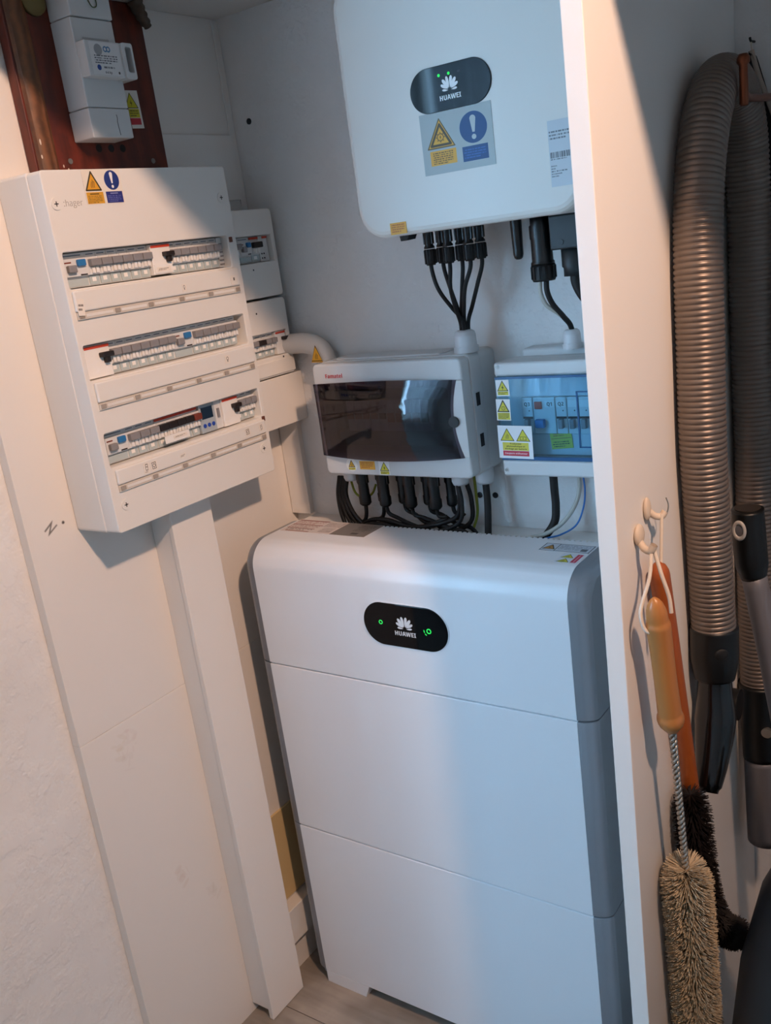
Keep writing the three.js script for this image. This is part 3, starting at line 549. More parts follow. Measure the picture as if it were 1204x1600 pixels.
solo('earth_wire', 'thin yellow green earth wire hanging below smoked enclosure', 'wire', tube([[0.4545, 1.09, 0.03], [0.4545, 1.04, 0.028], [0.454, 1.0, 0.03], [0.448, 0.978, 0.035], [0.44, 0.96, 0.04]], 0.0026, 24, 8), M.earthWire);
solo('earth_wire', 'thin yellow green wire arching between cable bundle and first plug', 'wire', tube([[0.19, 1.06, 0.045], [0.198, 1.032, 0.045], [0.215, 1.024, 0.045], [0.235, 1.032, 0.043], [0.245, 1.05, 0.04]], 0.0022, 24, 8), M.earthWire);
solo('flat_black_cable', 'single straight black cable from the last gland down behind the battery', 'cable', tube([[0.486, 1.068, 0.045], [0.487, 1.03, 0.047], [0.488, 0.985, 0.056], [0.488, 0.93, 0.07]], 0.0062, 24, 10), M.cable);

// ------------------------------------------------------------------ enclosure with blue cover
{
  const t = thing('mains_enclosure', 'grey electrical enclosure with blue transparent cover beside the partition', 'enclosure', [0.553, 1.094, 0]);
  const W = 0.205, H = 0.187;
  const base = new THREE.Shape(); base.moveTo(0.02, 0.004); base.lineTo(W - 0.02, 0.004); base.lineTo(W - 0.02, H + 0.016); base.lineTo(0.02, H + 0.016); base.closePath();
  part(t, 'back_box', bx(0.022, W - 0.01, 0.0, H + 0.012, 0.0005, 0.04, 0.006), M.boxGrey);
  const fr = rrShape(W, H, 0.008, W / 2, H / 2); fr.holes.push(rrShape(W - 0.01, 0.132, 0.002, W / 2 + 0.001, 0.0955));
  part(t, 'front_frame', extrude(rrShape(W, H, 0.01, W / 2, H / 2), 0.02, 0.002, 0.038), M.boxGrey);
  for (const [y0, y1] of [[0, 0.0275], [0.1645, H]]) part(t, 'cover_band', bx(0, W, y0, y1, 0.057, 0.1, 0.005), M.boxGrey);
  part(t, 'inner_plate', bx(0.006, W - 0.006, 0.03, 0.162, 0.0575, 0.0595), std(0xc4cbd0, 0.5));
  part(t, 'inner_plate', bx(0.006, W - 0.006, 0.03, 0.066, 0.0595, 0.074, 0.002), std(0xd0d6da, 0.5));
  part(t, 'inner_plate', bx(0.006, W - 0.006, 0.126, 0.161, 0.0595, 0.074, 0.002), std(0xd0d6da, 0.5));
  const mods = [[0.034, 0.052, 'Q3', 0], [0.0535, 0.091, 'Q1', 1], [0.0925, 0.1105, 'Q2', 0], [0.112, 0.13, '', 0], [0.1315, 0.149, '', 0], [0.15, 0.168, '', 0]];
  for (const [x0, x1, s, rcd] of mods) {
    const b = miniModule(t, 'circuit_breaker', x0, x1, 0.0665, 0.1255, 0.0595, 0.078, M.breaker), xm = rcd ? x1 - 0.009 : (x0 + x1) / 2;
    part(b, 'name_tag', bx(xm - 0.0078, xm + 0.0078, 0.1095, 0.1205, 0.0778, 0.0784), M.whiteLabel);
    if (s) text(b, 'lettering', s, 0.0058, xm, 0.112, 0.0784, M.dark, font, 0.0002);
    if (rcd) { part(b, 'test_button', bx(x0 + 0.003, x0 + 0.0155, 0.107, 0.119, 0.0778, 0.0812, 0.001), M.red); part(b, 'toggle', bx(x0 + 0.004, x0 + 0.02, 0.077, 0.091, 0.0778, 0.087, 0.002), M.blueBtn); }
    else { part(b, 'slot', bx(x0 + 0.0005, x1 - 0.0005, 0.091, 0.0945, 0.0776, 0.0785), M.darkGap); part(b, 'toggle', bx(xm - 0.004, xm + 0.004, 0.076, 0.0915, 0.0778, 0.087, 0.0015), M.breakerGrey); part(b, 'indicator', cylZ(0.0011, 0.0004, 10, xm + 0.003, 0.104, 0.078), M.dark); }
  }
  const blue = phys(new THREE.Color().setRGB(0.70, 0.87, 0.95), 0.03, { transmission: 1, thickness: 0, ior: 1.5 });
  const cov = part(t, 'blue_cover', merge([bx(0.001, W - 0.001, 0.028, 0.164, 0.0985, 0.1012), bx(0.001, 0.0035, 0.028, 0.164, 0.058, 0.0985), bx(W - 0.0035, W - 0.001, 0.028, 0.164, 0.058, 0.0985)]), blue); cov.userData.label = 'blue tinted transparent cover';
  const edge = std(0x1f5486, 0.3);
  part(cov, 'cover_rim', bx(0.0015, W - 0.0015, 0.1605, 0.1642, 0.098, 0.1016), edge); part(cov, 'cover_rim', bx(0.0015, W - 0.0015, 0.0278, 0.0335, 0.098, 0.1016), edge);
  part(cov, 'cover_handle', merge([bx(0.1385, 0.141, 0.05, 0.139, 0.101, 0.1025), bx(0.1385, 0.16, 0.137, 0.139, 0.101, 0.1025), bx(0.1385, 0.16, 0.05, 0.052, 0.101, 0.1025)]), edge);
  for (const [x, y] of [[0.0065, 0.1805], [0.0065, 0.0105], [W - 0.008, 0.1805], [W - 0.008, 0.0105]]) { const s = part(t, 'cover_screw', cylZ(0.0042, 0.0012, 20, x, y, 0.0997), M.boxGrey); part(s, 'screw_head', cylZ(0.0026, 0.0008, 14, x, y, 0.1005), M.screw); }
  sticker(t, 'sticker', 0.0235, 0.0262, 0.0145, 0.1468, 0.1014, texTriBolt); sticker(t, 'sticker', 0.0252, 0.035, 0.0122, 0.1112, 0.1014, texTriSun, [0, 0, -0.02]);
  sticker(t, 'sticker', 0.0612, 0.0545, 0.0282, 0.0578, 0.1014, texProduction, [0, 0, -0.02], 'white warning sticker with two triangles and red band'); sticker(t, 'sticker', 0.0372, 0.0285, 0.0965, 0.0556, 0.0795, texGreenLbl, [0, 0, 0.09], 'yellow green printed label').position.z = 0.0752;
  part(t, 'cable_gland', glandGeo(0.0138, 0.03), M.gland, [0.1165, H + 0.010, 0.05]);
  for (const x of [0.066, 0.115]) part(t, 'cable_gland', lathe([[0, 0.002], [0.018, 0.002], [0.016, -0.004], [0.011, -0.0065], [0, -0.0065]], 24), M.gland, [x, 0, 0.05]);
}
solo('mains_cable', 'thick black cable hanging from the blue covered enclosure', 'cable', tube([[0.618, 1.09, 0.05], [0.618, 1.06, 0.05], [0.619, 1.03, 0.052], [0.617, 1.005, 0.056], [0.606, 0.985, 0.064], [0.588, 0.967, 0.072], [0.57, 0.94, 0.078]], 0.0068, 36, 12), M.cable);
solo('grey_cable', 'grey cable curving down from the blue covered enclosure', 'cable', tube([[0.664, 1.09, 0.05], [0.663, 1.06, 0.051], [0.655, 1.035, 0.054], [0.635, 1.006, 0.062], [0.605, 0.986, 0.07], [0.575, 0.977, 0.078], [0.545, 0.955, 0.083]], 0.0036, 40, 10), M.greyCable);
solo('blue_wire', 'thin blue wire below the blue covered enclosure', 'wire', tube([[0.67, 1.09, 0.05], [0.672, 1.06, 0.05], [0.668, 1.03, 0.052], [0.655, 1.0, 0.058], [0.63, 0.985, 0.068], [0.6, 0.977, 0.08], [0.58, 0.95, 0.085]], 0.0015, 40, 8), M.blueWire);
for (const [x, y, nm] of [[0.478, 1.027, 'dark wall plug between the two enclosures, nearer the blue cover'], [0.446, 1.026, 'dark wall plug under the smoked enclosure near its last gland'], [0.041, 1.734, 'dark screw in the back wall above small breaker boxes']]) solo('wall_plug', nm, 'screw', lathe([[0, 0], [0.0055, 0], [0.0055, 0.0015], [0.003, 0.003], [0, 0.003]], 16).rotateX(Math.PI / 2).translate(x, y, 0), M.darkGap);

// ------------------------------------------------------------------ trunking, pipe and boards
function trunking(name, label, geoBody, geoCover, extra) { const t = thing(name, label, 'trunking', [0, 0, 0], 0, 'white cable trunking'); part(t, 'base', geoBody, M.trunk); part(t, 'cover', geoCover, M.trunk); return t; }
trunking('cable_trunking', 'tall white vertical cable trunking below the large fuse box', merge([bx(0.0005, 0.044, 0.022, 1.105, 0.290, 0.3845)]), merge([bx(0.0445, 0.0555, 0.001, 1.105, 0.2885, 0.3862, 0.0015)]));
trunking('cable_trunking', 'short wide white trunking box under the lower small breaker box', bx(0.0005, 0.062, 1.174, 1.266, 0.001, 0.153), bx(0.0622, 0.072, 1.172, 1.268, 0.001, 0.153, 0.0015));
trunking('cable_trunking', 'flat white trunking in the corner of left and back walls', bx(0.003, 0.048, 0.972, 1.171, 0.0005, 0.011), bx(0.0015, 0.0505, 0.972, 1.171, 0.0112, 0.0155, 0.001));
trunking('cable_trunking', 'long white trunking along back wall behind the battery top', bx(0.051, 0.889, 0.905, 0.969, 0.0005, 0.044), bx(0.051, 0.889, 0.903, 0.971, 0.0442, 0.052, 0.0015));
trunking('cable_trunking', 'low white trunking on the left wall beside battery foot', bx(0.0005, 0.024, 0.088, 0.164, 0.03, 0.288), bx(0.0242, 0.032, 0.086, 0.166, 0.03, 0.288, 0.0015));
struct('baseboard_left', bx(0.0002, 0.010, 0.0, 0.082, 0.0, 0.2885), M.trunk);
solo('yellow_board', 'yellowish bare board low on the left wall behind the battery', 'board', bx(0.0005, 0.006, 0.172, 0.376, 0.002, 0.288, 0.0008), M.yellowBoard);
{
  const t = thing('conduit_elbow', 'light grey elbow conduit bending down behind the smoked enclosure', 'conduit');
  part(t, 'pipe', tube([[0.03, 1.322, 0.024], [0.08, 1.323, 0.024], [0.118, 1.322, 0.024], [0.145, 1.312, 0.024], [0.158, 1.288, 0.024], [0.16, 1.25, 0.024], [0.16, 1.2, 0.024]], 0.0195, 48, 20), std(0xd2d2cf, 0.5));
  const s = new THREE.Shape(); s.moveTo(-0.015, -0.014); s.lineTo(0.015, -0.014); s.lineTo(0, 0.018); s.closePath();
  const g = extrude(s, 0.0006, 0); const uv = g.attributes.uv, p = g.attributes.position; for (let i = 0; i < uv.count; i++) uv.setXY(i, p.getX(i) / 0.034 + 0.5, (p.getY(i) + 0.015) / 0.035);
  part(t, 'sticker', g, std(0xffffff, 0.5, { map: texTriFlame }), [0.152, 1.302, 0.0445], [0, -0.1, 0]).userData.label = 'yellow warning triangle';
}

// ------------------------------------------------------------------ left wall: things face +x, local x runs to the back wall
const LEFT = Math.PI / 2;
function breakerUnit(parent, x0, x1, y0, h, z0, opts = {}) {     // one narrow breaker, h = visible height
  const w = x1 - x0, g = 0.0003, k = h / 0.05;
  const b = part(parent, 'circuit_breaker', merge([bx(x0 + g, x1 - g, y0, y0 + 0.016 * k, z0, z0 + 0.011), bx(x0 + g, x1 - g, y0 + 0.016 * k, y0 + 0.042 * k, z0, z0 + 0.0175), bx(x0 + g, x1 - g, y0 + 0.042 * k, y0 + h, z0, z0 + 0.012)]), M.breaker);
  part(b, 'toggle', bx(x0 + 0.0006, x1 - 0.0006, y0 + 0.028 * k, y0 + 0.039 * k, z0 + 0.016, z0 + 0.026, 0.0015), opts.toggle || M.breakerGrey);
  part(b, 'lever', merge([bx(x0 + w * 0.2, x0 + w * 0.45, y0 + 0.018 * k, y0 + 0.027 * k, z0 + 0.0165, z0 + 0.0205), bx(x0 + w * 0.55, x0 + w * 0.8, y0 + 0.018 * k, y0 + 0.027 * k, z0 + 0.0165, z0 + 0.0205)]), M.whiteLabel);
  part(b, 'label_window', bx(x0 + 0.0012, x1 - 0.0012, y0 + 0.0015, y0 + 0.0145 * k, z0 + 0.0108, z0 + 0.0125), M.labelWindow);
  part(b, 'name_tag', bx(x0 + w * 0.3, x0 + w * 0.65, y0 + 0.006 * k, y0 + 0.012 * k, z0 + 0.0124, z0 + 0.0128), M.whiteLabel);
  part(b, 'marking', bx(x0 + w * 0.15, x1 - w * 0.2, y0 + h - 0.0042, y0 + h - 0.003, z0 + 0.0118, z0 + 0.0123), std(0x566a80, 0.6));
  return b;
}
const markMat = std(0x566a80, 0.6);
function rcdUnit(parent, x0, x1, y0, h, z0) {
  const w = x1 - x0, k = h / 0.05;
  const b = part(parent, 'residual_current_breaker', merge([bx(x0, x1, y0, y0 + 0.016 * k, z0, z0 + 0.011), bx(x0, x1, y0 + 0.016 * k, y0 + 0.042 * k, z0, z0 + 0.0175), bx(x0, x1, y0 + 0.042 * k, y0 + h, z0, z0 + 0.012)]), M.breaker);
  part(b, 'test_button', bx(x0 + w * 0.52, x0 + w * 0.86, y0 + 0.03 * k, y0 + 0.04 * k, z0 + 0.017, z0 + 0.023, 0.002), M.blueBtn);
  part(b, 'rocker', bx(x0 + w * 0.08, x0 + w * 0.42, y0 + 0.0215 * k, y0 + 0.0325 * k, z0 + 0.017, z0 + 0.025, 0.002), M.breakerGrey);
  part(b, 'stripe', bx(x0 + w * 0.05, x0 + w * 0.32, y0 + 0.0355 * k, y0 + 0.0375 * k, z0 + 0.0172, z0 + 0.0178), M.redDark);
  part(b, 'slot', bx(x0 + w * 0.62, x0 + w * 0.9, y0 + 0.0165 * k, y0 + 0.0185 * k, z0 + 0.0172, z0 + 0.0178), M.dark);
  part(b, 'label_window', bx(x0 + w * 0.06, x1 - w * 0.04, y0 + 0.0015, y0 + 0.012 * k, z0 + 0.0108, z0 + 0.0125), M.labelWindow);
  part(b, 'marking', bx(x0 + w * 0.1, x1 - w * 0.15, y0 + h - 0.0042, y0 + h - 0.003, z0 + 0.0118, z0 + 0.0123), markMat); return b;
}
function switchUnit(parent, x0, x1, y0, h, z0, card = true, full = true) {      // white unit, red band, black T lever
  const w = x1 - x0, k = h / 0.05;
  const b = part(parent, 'main_switch', bx(x0, x1, y0 + (card ? 0.002 : 0.0), y0 + h, z0, z0 + 0.0185, 0.001), M.whiteLabel);
  part(b, 'red_band', bx(x0 + 0.001, x1 - 0.0005, y0 + h - 0.0055 * k, y0 + h - 0.0012, z0 + 0.0182, z0 + 0.0192), M.red);
  part(b, 'lever', merge([bx(x0 + w * 0.55, x0 + w * 1.02, y0 + 0.0295 * k, y0 + 0.037 * k, z0 + 0.018, z0 + 0.0285, 0.0015), bx(x0 + w * 0.7, x0 + w * 0.88, y0 + 0.0205 * k, y0 + 0.031 * k, z0 + 0.018, z0 + 0.026, 0.001)]), M.dark);
  if (card) { const c = part(b, 'card', bx(x0 + 0.001, x1 - 0.002, y0 + 0.004, y0 + 0.0185 * k, z0 + 0.0184, z0 + 0.0202), M.whiteLabel); sticker(c, 'lettering', w * 0.7, 0.007, x0 + w * 0.48, y0 + 0.01, z0 + 0.0202, icons[4]); }
  return b;
}
{
  const t = thing('distribution_board', 'large white fuse box with three rows of breakers on left wall', 'fuse box', [0.0005, 1.106, 0.533], LEFT);
  const W = 0.378, H = 0.543;
  part(t, 'back_box', extrude(rrShape(W, H, 0.006, W / 2, H / 2), 0.072, 0.002, 0), M.boxWhite);
  const f = rrShape(W - 0.002, H - 0.002, 0.006, W / 2, H / 2);
  const rows = [[0.0095, 0.3555, 0.376, 0.4285], [0.009, 0.363, 0.2405, 0.2935], [0.0115, 0.3665, 0.105, 0.1585]];
  for (const [a, b, c, d] of rows) f.holes.push(rrShape(b - a, d - c, 0.004, (a + b) / 2, (c + d) / 2));
  part(t, 'front_cover', extrude(f, 0.0312, 0.0016, 0.0715), M.boxWhite);
  rows.forEach(([a, b, c, d]) => part(t, 'recess_back', bx(a - 0.002, b + 0.002, c - 0.001, d + 0.001, 0.071, 0.0728), M.recess));
  const z0 = 0.0728, hh = 0.0495;
  const span = (y, from, to, n) => { const p = (to - from) / n; for (let k = 0; k < n; k++) breakerUnit(t, from + k * p, from + (k + 1) * p, y, hh, z0); };
  rcdUnit(t, 0.016, 0.0605, 0.3775, hh, z0); span(0.3775, 0.0605, 0.184, 6); switchUnit(t, 0.1845, 0.2265, 0.3775, hh, z0 + 0.002); span(0.3775, 0.227, 0.3435, 6);
  const ribs = []; for (let k = 0; k < 6; k++) ribs.push(bx(0.345, 0.3545, 0.381 + k * 0.0068, 0.3835 + k * 0.0068, z0 + 0.012, z0 + 0.0145)); part(t, 'blank_cover', bx(0.344, 0.3555, 0.3775, 0.4265, z0, z0 + 0.0125), M.breaker); part(t, 'blank_cover_ribs', merge(ribs), M.breakerGrey);
  switchUnit(t, 0.0155, 0.0635, 0.242, hh, z0 + 0.002, false); span(0.242, 0.064, 0.2, 7); rcdUnit(t, 0.2, 0.2435, 0.242, hh, z0); span(0.242, 0.2435, 0.355, 6);
  { // third row
    const y = 0.107; rcdUnit(t, 0.021, 0.0645, y, hh, z0); span(y, 0.0645, 0.127, 3);
    for (const [a, b, n] of [[0.127, 0.166, 2], [0.166, 0.205, 2], [0.205, 0.2235, 1]]) { const p = (b - a) / n; for (let k = 0; k < n; k++) { const u = breakerUnit(t, a + k * p, a + (k + 1) * p, y, hh, z0 + 0.001, { toggle: n > 1 ? M.dark : M.redDark }); part(u, 'red_band', bx(a + k * p + 0.0004, a + (k + 1) * p - 0.0004, y + hh - 0.0055, y + hh - 0.0015, z0 + 0.0125, z0 + 0.0142), M.red); } }
    const card = part(t, 'hanging_card', bx(0.131, 0.186, y + 0.006, y + 0.0185, 0.1, 0.1006), M.whiteLabel, null, null); sticker(card, 'lettering', 0.03, 0.005, 0.165, y + 0.013, 0.1006, icons[4]);
    const mt = part(t, 'meter_module', bx(0.2245, 0.262, y, y + hh, z0, z0 + 0.018, 0.001), std(0xaeb9c0, 0.4)); part(mt, 'screen', bx(0.229, 0.256, y + 0.024, y + 0.044, z0 + 0.0178, z0 + 0.0186), std(0x22364c, 0.2)); for (let k = 0; k < 3; k++) part(mt, 'button', cylZ(0.0036, 0.0012, 14, 0.2325 + k * 0.0105, y + 0.0125, z0 + 0.018), std(0x2c4fb0, 0.4));
    const tm = part(t, 'timer_module', bx(0.2625, 0.2785, y, y + hh, z0, z0 + 0.0165, 0.001), M.breaker); part(tm, 'lever', bx(0.2675, 0.2725, y + 0.02, y + 0.036, z0 + 0.016, z0 + 0.019), M.breakerGrey);
    switchUnit(t, 0.279, 0.319, y, hh, z0 + 0.002, false); span(y, 0.3195, 0.366, 3);
  }
  const flaps = [[0.009, 0.364, 0.331, 0.3735], [0.0125, 0.3675, 0.195, 0.2375], [0.016, 0.366, 0.0645, 0.101]];
  flaps.forEach(([a, b, c, d], r) => {
    const fl = part(t, 'label_strip', bx(a, b, c + 0.0115, d, 0.1015, 0.1085, 0.003), M.boxWhite);
    part(fl, 'label_holder', bx(a + 0.001, b - 0.001, c, c + 0.011, 0.1022, 0.106, 0.001), phys(0xd9cfc2, 0.15, { clearcoat: 0.6 }));
    for (let k = 0; k < 6; k++) { const x = a + 0.003 + k * (b - a - 0.016) / 5; part(fl, 'holder_clip', bx(x, x + 0.01, c + 0.002, c + 0.009, 0.1058, 0.1075, 0.0008), std(0xa79c90, 0.3)); }
    for (let k = 0; k < 5; k++) { const x = a + 0.016 + k * (b - a - 0.016) / 5; part(fl, 'paper_strip', bx(x, x + (b - a) / 5 * 0.72, c + 0.0035, c + 0.0075, 0.1057, 0.1064), M.boxWhite); }
  });
  const tags = [[0.3475, 0.353, 0.016, 0.016, 3], [0.2275, 0.3535, 0.009, 0.012, 0], [0.0165, 0.349, 0.012, 0.024, 4], [0.297, 0.223, 0.012, 0.014, 0], [0.0745, 0.088, 0.012, 0.017, 1], [0.09, 0.0875, 0.014, 0.016, 2], [0.1545, 0.088, 0.013, 0.007, 4], [0.315, 0.0885, 0.013, 0.014, 2], [0.352, 0.0885, 0.012, 0.012, 1]];
  for (const [x, y, w, h, k] of tags) sticker(t, 'paper_tag', w, h, x, y, 0.1086, icons[k], [0, 0, ((x * 97) % 0.2) - 0.1]);
  for (const [x, y] of [[0.017, 0.4955], [0.356, 0.491], [0.024, 0.0425], [0.355, 0.0485]]) { const s = part(t, 'cover_screw', cylZ(0.0085, 0.002, 24, x, y, 0.1022), M.boxWhite); part(s, 'screw_head', merge([bx(x - 0.0035, x + 0.0035, y - 0.0007, y + 0.0007, 0.1041, 0.1046), bx(x - 0.0007, x + 0.0007, y - 0.0035, y + 0.0035, 0.1041, 0.1046)]), M.darkGap); }
  for (const [x, y] of [[0.3615, 0.4215], [0.3665, 0.1025]]) part(t, 'seal_clip', bx(x - 0.003, x + 0.003, y - 0.005, y + 0.004, 0.1022, 0.1062, 0.001), std(0x6b4034, 0.5));
  text(t, 'lettering', ':hager', 0.0088, 0.0475, 0.4915, 0.1026, std(0xb4aea6, 0.6), fontR, 0.0003);
  sticker(t, 'warning_sticker', 0.072, 0.0495, 0.1085, 0.5165, 0.1026, texWarnSmall);
}
function smallBox(label, y0, y1, win, rowKind) {
  const t = thing('breaker_box', label, 'fuse box', [0.0005, y0, 0.158], LEFT, 'small breaker boxes by the large fuse box'), W = 0.138, H = y1 - y0;
  part(t, 'back_box', extrude(rrShape(W, H, 0.006, W / 2, H / 2), 0.05, 0.002, 0), M.boxWhite);
  const f = rrShape(W - 0.001, H - 0.001, 0.007, W / 2, H / 2); f.holes.push(rrShape(W - 0.016, win[1] - win[0], 0.002, W / 2 - 0.002, (win[0] + win[1]) / 2));
  part(t, 'front_cover', extrude(f, 0.0255, 0.002, 0.0495), M.boxWhite); part(t, 'recess_back', bx(0.005, W - 0.008, win[0] - 0.001, win[1] + 0.001, 0.0495, 0.0515), M.recess);
  rowKind(t, 0.0515, win[0] + 0.001, win[1] - win[0] - 0.002, W); return t;
}
{
  const a = smallBox('small white breaker box in shade, upper one by large fuse box', 1.418, 1.577, [0.064, 0.112], (t, z, y, h, W) => {
    rcdUnit(t, 0.044, 0.075, y, h, z); const u = breakerUnit(t, 0.0755, 0.1, y, h, z, { toggle: M.dark }); part(u, 'red_band', bx(0.076, 0.0995, y + h - 0.005, y + h - 0.001, z + 0.012, z + 0.0145), M.red);
    const v = part(t, 'meter_module', bx(0.1005, 0.1255, y, y + h, z, z + 0.013), M.breaker); part(v, 'red_band', bx(0.112, 0.1245, y + h - 0.005, y + h - 0.001, z + 0.0128, z + 0.0145), M.red); part(v, 'socket_holes', merge([0, 1, 2, 3].map((k) => cylZ(0.0016, 0.0006, 10, 0.106 + (k % 2) * 0.006, y + 0.006 + (k >> 1) * 0.008, z + 0.0128))), M.darkGap);
    breakerUnit(t, 0.008, 0.0435, y, h, z);
  });
  part(a, 'screw_hole', cylZ(0.0016, 0.0005, 10, 0.064, 0.052, 0.0748), M.darkGap);
  const b = smallBox('small white breaker box with black switches, lower one by large fuse box', 1.27, 1.4145, [0.038, 0.083], (t, z, y, h, W) => {
    breakerUnit(t, 0.01, 0.045, y, h, z); const s = breakerUnit(t, 0.045, 0.066, y, h, z, { toggle: M.dark }); breakerUnit(t, 0.0665, 0.082, y, h, z); breakerUnit(t, 0.0825, 0.098, y, h, z); switchUnit(t, 0.0985, 0.127, y, h, z + 0.001, false).children[0].visible = true;
  });
  part(b, 'cover_ledge', bx(0.006, 0.136, 0.004, 0.03, 0.0745, 0.0775, 0.001), M.boxWhite);
  for (const [x, y] of [[0.052, 0.122], [0.108, 0.0335]]) part(b, 'screw_hole', cylZ(0.0018, 0.0005, 10, x, y, y < 0.1 ? 0.0749 : 0.0749), M.darkGap);
}
// wooden board with the main breaker
{
  const t = thing('wooden_board', 'dark red brown wooden board on left wall above the fuse box', 'board', [0.0005, 1.652, 0.472], LEFT);
  part(t, 'panel', metricUV(bx(0, 0.268, 0, 0.262, 0, 0.02, 0.002)), M.wood);
  part(t, 'moulding', metricUV(extrude((() => { const s = new THREE.Shape(); s.moveTo(0.004, 0.0195); s.lineTo(0.008, 0.025); s.quadraticCurveTo(0.02, 0.031, 0.032, 0.026); s.lineTo(0.042, 0.0195); s.closePath(); return s; })(), 0.262).rotateX(Math.PI / 2).translate(0, 0.262, 0)), M.woodLight);
  sticker(t, 'warning_sticker', 0.026, 0.0585, 0.2155, 0.0985, 0.02, texBoardSticker, [0, 0, 0.03]);
  for (const [x, y] of [[0.064, 0.019], [0.235, 0.018]]) part(t, 'screw', cylZ(0.0042, 0.0012, 18, x, y, 0.0198), M.screw);
  for (const x of [0.125, 0.15, 0.174]) part(t, 'drilled_hole', cylZ(0.006, 0.0006, 18, x, 0.038, 0.0198), M.black);
  part(t, 'paint_chips', merge([[0.0125, 0.046, 0.004], [0.015, 0.041, 0.003], [0.009, 0.025, 0.0025], [0.058, 0.006, 0.0025], [0.05, 0.012, 0.002]].map(([x, y, r]) => new THREE.SphereGeometry(r, 10, 8).scale(0.6, 1.2, 0.12).translate(x, y, x < 0.02 ? 0.0265 : 0.02))), std(0xd8cbbd, 0.8));
}
{
  const t = thing('main_breaker', 'white main breaker screwed on the wooden board', 'breaker', [0.0205, 1.698, 0.392], LEFT);
  part(t, 'terminal_cover', extrude(rrShape(0.08, 0.043, 0.002, 0.04, 0.0215), 0.047, 0.0015, 0), M.boxGrey);
  part(t, 'body', bx(0, 0.08, 0.0438, 0.169, 0, 0.047, 0.002), M.boxGrey);
  part(t, 'upper_cover', bx(0, 0.08, 0.1698, 0.2155, 0, 0.05, 0.002), M.boxGrey);
  const n = part(t, 'front_face', bx(0.001, 0.07, 0.084, 0.134, 0.046, 0.066, 0.002), M.boxGrey); sticker(n, 'printed_face', 0.058, 0.045, 0.037, 0.109, 0.066, texMainBreaker);
  part(t, 'embossed_name', bx(0.016, 0.066, 0.1385, 0.142, 0.0468, 0.0474), std(0xb4b7b8, 0.5));
  const lv = part(t, 'lever_guard', (() => { const s = rrShape(0.022, 0.052, 0.004, 0.0795, 0.108); s.holes.push(rrShape(0.012, 0.036, 0.003, 0.081, 0.11)); return extrude(s, 0.036, 0.001, 0.034); })(), M.boxGrey); part(lv, 'lever', bx(0.077, 0.085, 0.094, 0.124, 0.034, 0.05, 0.002), M.breakerGrey);
  part(t, 'wire_mark', tube([[0.052, 0.034, 0.0472], [0.053, 0.03, 0.0472], [0.052, 0.024, 0.0472], [0.0535, 0.004, 0.0472]], 0.0006, 12, 6), std(0x70757a, 0.6));
  part(t, 'seal_wire', tube([[0.038, 0.202, 0.0505], [0.036, 0.193, 0.053], [0.042, 0.184, 0.053], [0.05, 0.186, 0.053], [0.053, 0.198, 0.0505]], 0.0009, 20, 6), std(0x55603c, 0.6));
}
solo('brown_disc', 'olive brown rounded disc at the top of the wooden board', 'disc', lathe([[0, 0.012], [0.012, 0.011], [0.018, 0.006], [0.019, 0], [0, 0]], 24).scale(1, 1, 1.1).rotateZ(-Math.PI / 2).translate(0.0205, 1.893, 0.416), std(0x6f6238, 0.7));
solo('brown_sleeve', 'dark brown cable sleeve at the back edge of the wooden board', 'sleeve', sweep([[0.036, 1.914, 0.226], [0.037, 1.9, 0.222], [0.036, 1.887, 0.214], [0.034, 1.877, 0.205]], (t) => 0.013 * (1 - 0.45 * t) + 0.001 * Math.sin(t * 25), 20, 12), std(0x53463c, 0.8));

